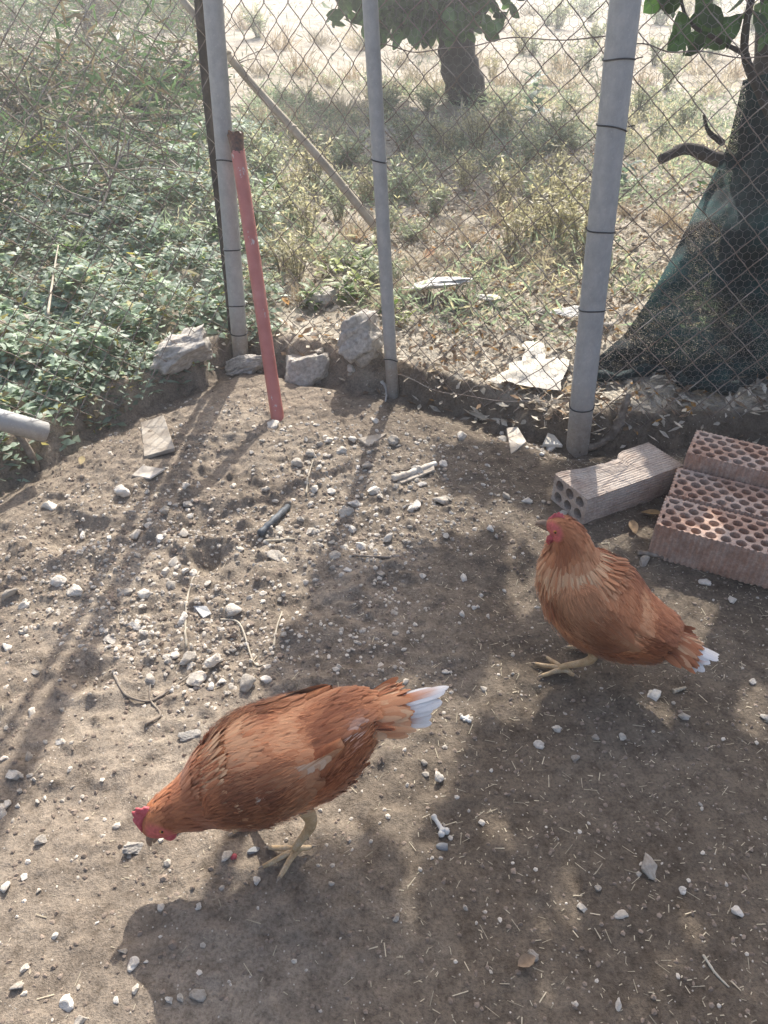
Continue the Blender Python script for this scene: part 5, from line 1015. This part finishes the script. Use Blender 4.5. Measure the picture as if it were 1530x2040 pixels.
# crumpled sheet of weathered white paper outside the mesh
def sheet(px_pts, label, amp=.02, name='paper_sheet'):
    Q = [G(*p) for p in px_pts]; n = 16; u, v = np.meshgrid(np.linspace(0, 1, n), np.linspace(0, 1, n)); u = u.ravel()[:, None]; v = v.ravel()[:, None]
    P = Q[0] * (1 - u) * (1 - v) + Q[1] * u * (1 - v) + Q[2] * u * v + Q[3] * (1 - u) * v; P[:, :2] += .02 * np.stack([fbm(u[:, 0] * 4, v[:, 0] * 4, 2, 5), fbm(u[:, 0] * 4 + 7, v[:, 0] * 4, 2, 6)], 1)
    P[:, 2] = np.maximum(ground_z(P[:, 0], P[:, 1]) + .004, P[:, 2]) + .012 + amp * np.abs(fbm(u[:, 0] * 3.3, v[:, 0] * 3.3, 2, 8)) * 2 + .02 * np.sin(u[:, 0] * np.pi) * np.sin(v[:, 0] * np.pi); c0 = P.mean(0)
    i = (np.arange(n - 1)[:, None] * n + np.arange(n - 1)[None]).ravel(); F = np.stack([i, i + 1, i + n + 1, i + n], 1); P = P - c0; V = np.vstack([P, P - [0, 0, .0012]]); o = mk(name, V, [np.vstack([F, F[:, ::-1] + len(P)])], M['paper']); o.location = tuple(c0); tag(o, label, 'paper'); return o
sheet([(972, 775), (1110, 790), (1130, 728), (1040, 735)], 'crumpled sheet of weathered cream paper outside the mesh')
sheet([(1040, 735), (1085, 735), (1075, 690), (1045, 692)], 'small torn piece of cream paper above the crumpled sheet', .006)

# ------------------------------------------------------------------ shade netting
def netting():
    n, m = 60, 60; u, v = np.meshgrid(np.linspace(0, 1, n), np.linspace(0, 1, m)); u, v = u.ravel(), v.ravel()
    lx = np.interp(v, [0, .08, .2, .36, .55, .75, .9, 1], [1165, 1180, 1245, 1290, 1345, 1400, 1450, 1480]); ly = np.interp(v, [0, .08, .2, .36, .55, .75, .9, 1], [752, 722, 665, 600, 500, 390, 290, 160])
    rx = np.interp(v, [0, 1], [1900, 1900]); ry = np.interp(v, [0, 1], [830, 40]); px = lx + (rx - lx) * u; py = ly + (ry - ly) * u
    dep = 2.26 + .80 * v ** 1.35 + .05 * np.sin(u * 16 + v * 7 + 2 * fbm(u * 3, v * 3, 2, 62)) + .15 * fbm(u * 5, v * 5, 3, 61) + .03 * np.sin(v * 17 + u * 3)
    P = np.array([at_y(a, b, d) for a, b, d in zip(px, py, dep)]); P[:, 2] = np.maximum(P[:, 2], ground_z(P[:, 0], P[:, 1]) + .006)
    i = (np.arange(m - 1)[:, None] * n + np.arange(n - 1)[None]).ravel(); o = mk('shade_netting', P, np.stack([i, i + 1, i + n + 1, i + n], 1), M['net'], attrs={'ts': np.stack([u * .9, v * 1.3, 0 * u], 1)})
    # rolled hem along the lower edge
    H = P[:n] + [0, 0, .012]; V, F = tube(H, .017 + .006 * np.sin(np.arange(n) * .9) + .005 * np.sin(np.arange(n) * 2.3), 10); V[:, 2] = V[:, 2] * 1.0 + .004 * fbm(V[:, 0] * 40, V[:, 1] * 40, 2, 3); mk('hem', V, F, M['net_hem'], o); tag(o, 'dark green shade netting draped over the tree foot behind the bricks', 'netting')
netting()

# ------------------------------------------------------------------ trees
def limb(mb, pts, r0, r1, n=18, sides=10):
    P = catmull(pts, n); V, F = tube(P, np.linspace(r0, r1, n) * (1 + .07 * np.sin(np.arange(n) * 2.1)), sides); n0 = mb.n; mb.add(V, F[0]); mb.F3.append(F[1] + n0)
# back tree
bt = G(928, 205); e = empty('tree', tuple(bt)); yb = bt[1]; r0_ = at_y(928, 205, yb); q = lambda px, py, dy=0.: at_y(px, py, yb + dy) - bt
mb = MB(); limb(mb, [np.array([.02, 0, -.15]), q(930, 190), q(915, 130), q(908, 70), q(925, 10), q(940, -80)], .185, .12, 26, 14); limb(mb, [q(915, 60), q(960, 5), q(1010, -90), q(1040, -220)], .10, .05); limb(mb, [q(930, -60), q(850, -160), q(760, -230)], .10, .04); limb(mb, [q(940, -80), q(960, -250), q(940, -420)], .13, .05)
V_ = mb; mb.build('trunk', M['bark'], e); r = np.random.default_rng(121); n = 4200
cc = np.array([q(830, -30, -.3), q(760, -60, .2), q(900, -90, -.5), q(960, -220, 0), q(1080, -260, .3), q(820, -250, .4), q(700, -200, 0), q(940, -420, 0), q(1030, -400, -.4), q(850, -420, .2), q(870, 10, -.35)]); rad = np.array([.50, .55, .60, .8, .7, .8, .6, .8, .7, .7, .30]); w = rad ** 2 * np.array([3, 2.5, 2.5, 1, 1, 1, 1, 1, 1, 1, 6]); w = w / w.sum(); k = r.choice(len(cc), n, p=w); P = cc[k] + rand_dirs(n, rng=r) * (rad[k] * r.random(n) ** .4)[:, None]
P = P[(P[:, 2] + bt[2] > .62)]; n = len(P)
leaf_mesh_obj('crown', P, rand_dirs(n, -1, .2, r), rand_dirs(n, -.2, 1, r), r.uniform(.09, .16, n), r.uniform(.06, .10, n), np.array([.085, .155, .055]) * r.uniform(.55, 1.5, (n, 1)), 'leaf', e, LEAF, -.15, .12, 3); tag(e, 'dark trunked tree with low green crown standing out in the field', 'tree')
# near tree at the right whose crown shades the pen
tb_ = G(1475, 560); e = empty('tree', tuple(tb_)); yb = tb_[1]; q = lambda px, py, dy=0.: at_y(px, py, yb + dy) - tb_
mb = MB(); limb(mb, [np.array([0, 0, -.1]), q(1500, 430), q(1530, 250), q(1560, 80), q(1575, -80), q(1570, -260)], .105, .085, 26, 14)
limb(mb, [q(1560, -60), q(1450, -330, -.4), q(1250, -560, -.9), q(1050, -760, -1.2)], .06, .02); limb(mb, [q(1560, -240), q(1640, -500, -.2), q(1700, -800, -.3)], .07, .03); limb(mb, [q(1555, -160), q(1700, -350, -.8), q(1800, -500, -1.5)], .06, .025)
limb(mb, [q(1500, 330, -.15), q(1430, 318, -.2), q(1370, 296, -.25), q(1316, 318, -.3)], .030, .016, 14, 8); limb(mb, [q(1440, 285, -.2), q(1412, 262, -.22), q(1402, 230, -.25)], .012, .005, 10, 6)
limb(mb, [q(1540, 240, -.3), q(1490, 130, -.35), q(1485, 60, -.4), q(1510, -60, -.4)], .016, .010, 12, 7); limb(mb, [q(1490, 110, -.35), q(1430, 80, -.4), q(1370, 40, -.4), q(1350, -40, -.4)], .008, .005, 12, 6)
mb.build('trunk', M['bark'], e)
def inpoly(x, y, P):
    P = np.array(P, float); c = np.zeros(len(x), bool)
    for (x1, y1), (x2, y2) in zip(P, np.roll(P, -1, 0)):
        k = ((y1 > y) != (y2 > y)); xi = (x2 - x1) * (y - y1) / (y2 - y1 + 1e-9) + x1; c ^= k & (x < xi)
    return c
SHADE = [[(640, 1150), (700, 1135), (760, 1165), (800, 1120), (900, 1085), (1040, 1070), (1130, 1110), (1400, 1075), (1700, 1080), (2300, 900), (2300, 2300), (300, 2300), (345, 2040), (420, 1880), (600, 1730), (760, 1690), (830, 1740), (900, 1650), (960, 1500), (905, 1380), (850, 1310), (760, 1330), (700, 1385), (560, 1430), (540, 1330), (620, 1230)],
         [(880, 905), (1000, 890), (1110, 945), (1115, 1000), (1000, 985), (890, 960)], [(1112, 930), (1195, 915), (1175, 1000), (1120, 1010)], [(1225, 890), (1350, 870), (1700, 850), (1700, 1090), (1310, 1120), (1335, 1010), (1240, 975)]]
LIT = [(1005, 1345, 34, 45), (945, 1400, 30, 26), (1025, 1425, 22, 40), (1345, 1505, 28, 60), (985, 1655, 45, 24), (1150, 1800, 34, 75), (910, 1890, 30, 22), (830, 1810, 20, 14), (1090, 1990, 42, 25), (1195, 1650, 25, 55), (1230, 1085, 90, 22), (1370, 1205, 85, 45), (1050, 1160, 22, 80), (1400, 1300, 50, 30), (1330, 1270, 30, 30), (1380, 1880, 30, 70), (1500, 1420, 30, 60), (1110, 1395, 18, 18), (1290, 1960, 30, 40), (1290, 1420, 40, 20)]
gxx, gyy = np.meshgrid(np.arange(-.75, 2.3, .036), np.arange(.02, 2.05, .036)); gxx = gxx.ravel() + r.uniform(-.014, .014, gxx.size); gyy = gyy.ravel() + r.uniform(-.014, .014, gyy.size); px, py = to_px(np.stack([gxx, gyy, 0 * gxx], 1))
ok = np.zeros(len(px), bool)
for pg in SHADE: ok |= inpoly(px, py, pg)
for cx, cy, rx, ry in LIT: ok &= ((px - cx) / (rx + 28)) ** 2 + ((py - cy) / (ry + 26)) ** 2 > 1
ok &= (px < 1560) | (r.random(len(px)) < .8)
g = np.stack([gxx[ok], gyy[ok], 0 * gxx[ok]], 1); g = np.repeat(g, 3, 0); n = len(g); hz = r.uniform(1.5, 2.5, n); P = g + np.array(SUN)[None] * (hz / SUN.z)[:, None] + r.normal(0, .006, (n, 3)) - np.array(tb_)
D = rand_dirs(n, -.9, .1, r); Nn = np.array(SUN)[None] * .9 + rand_dirs(n, rng=r) * .75; Ln = r.uniform(.065, .10, n); Dn = nrm(D - nrm(Nn) * (D * nrm(Nn)).sum(1)[:, None]); P = P - Dn * (Ln * .5)[:, None]
# hanging sprays seen through the mesh at the top right
m2 = 60; sp = np.array([at_y(a, b, yb - .4 + c_) for a, b, c_ in zip(r.choice([1340, 1400, 1420, 1500, 1530], m2) + r.normal(0, 22, m2), r.uniform(-90, 70, m2), r.uniform(-.15, .15, m2))]) - tb_
P = np.vstack([P, sp]); D = np.vstack([D, rand_dirs(m2, -1, -.3, r)]); Nn = np.vstack([Nn, rand_dirs(m2, -.3, .5, r) + [0, -.8, 0]]); Ln = np.append(Ln, r.uniform(.06, .10, m2)); n = len(P)
leaf_mesh_obj('crown', P, D, Nn, Ln, Ln * r.uniform(.62, .8, n), np.array([.07, .135, .045]) * r.uniform(.6, 1.4, (n, 1)), 'leaf', e, LEAF, -.12, .10, 3)
tag(e, 'near tree with spreading crown rising behind the dark netting', 'tree'); print('shade leaves', n)

# ------------------------------------------------------------------ thin volume added to imitate lens glare and lift the blacks
hm, nt, bs = mat('glare_volume'); nt.nodes.remove(bs); pv = nt.nodes.new('ShaderNodeVolumePrincipled'); pv.inputs['Color'].default_value = (.97, .98, 1, 1); pv.inputs['Density'].default_value = .0135; pv.inputs['Anisotropy'].default_value = .55
nt.links.new(pv.outputs[0], nt.nodes['Material Output'].inputs['Volume'])
HX, HY0, HY1, HZ0, HZ1 = 125., -65., 172., -1.5, 9.
V = np.array([(x, y, z) for z in (HZ0, HZ1) for y in (HY0, HY1) for x in (-HX, HX)]); F = np.array([(0, 2, 3, 1), (4, 5, 7, 6), (0, 1, 5, 4), (2, 6, 7, 3), (0, 4, 6, 2), (1, 3, 7, 5)])
hz_o = mk('glare_veil', V, F, hm, smooth=False); hz_o['kind'] = 'stuff'; hz_o['label'] = 'added thin volume imitating lens glare over the pen and field'; hz_o['category'] = 'glare_veil'
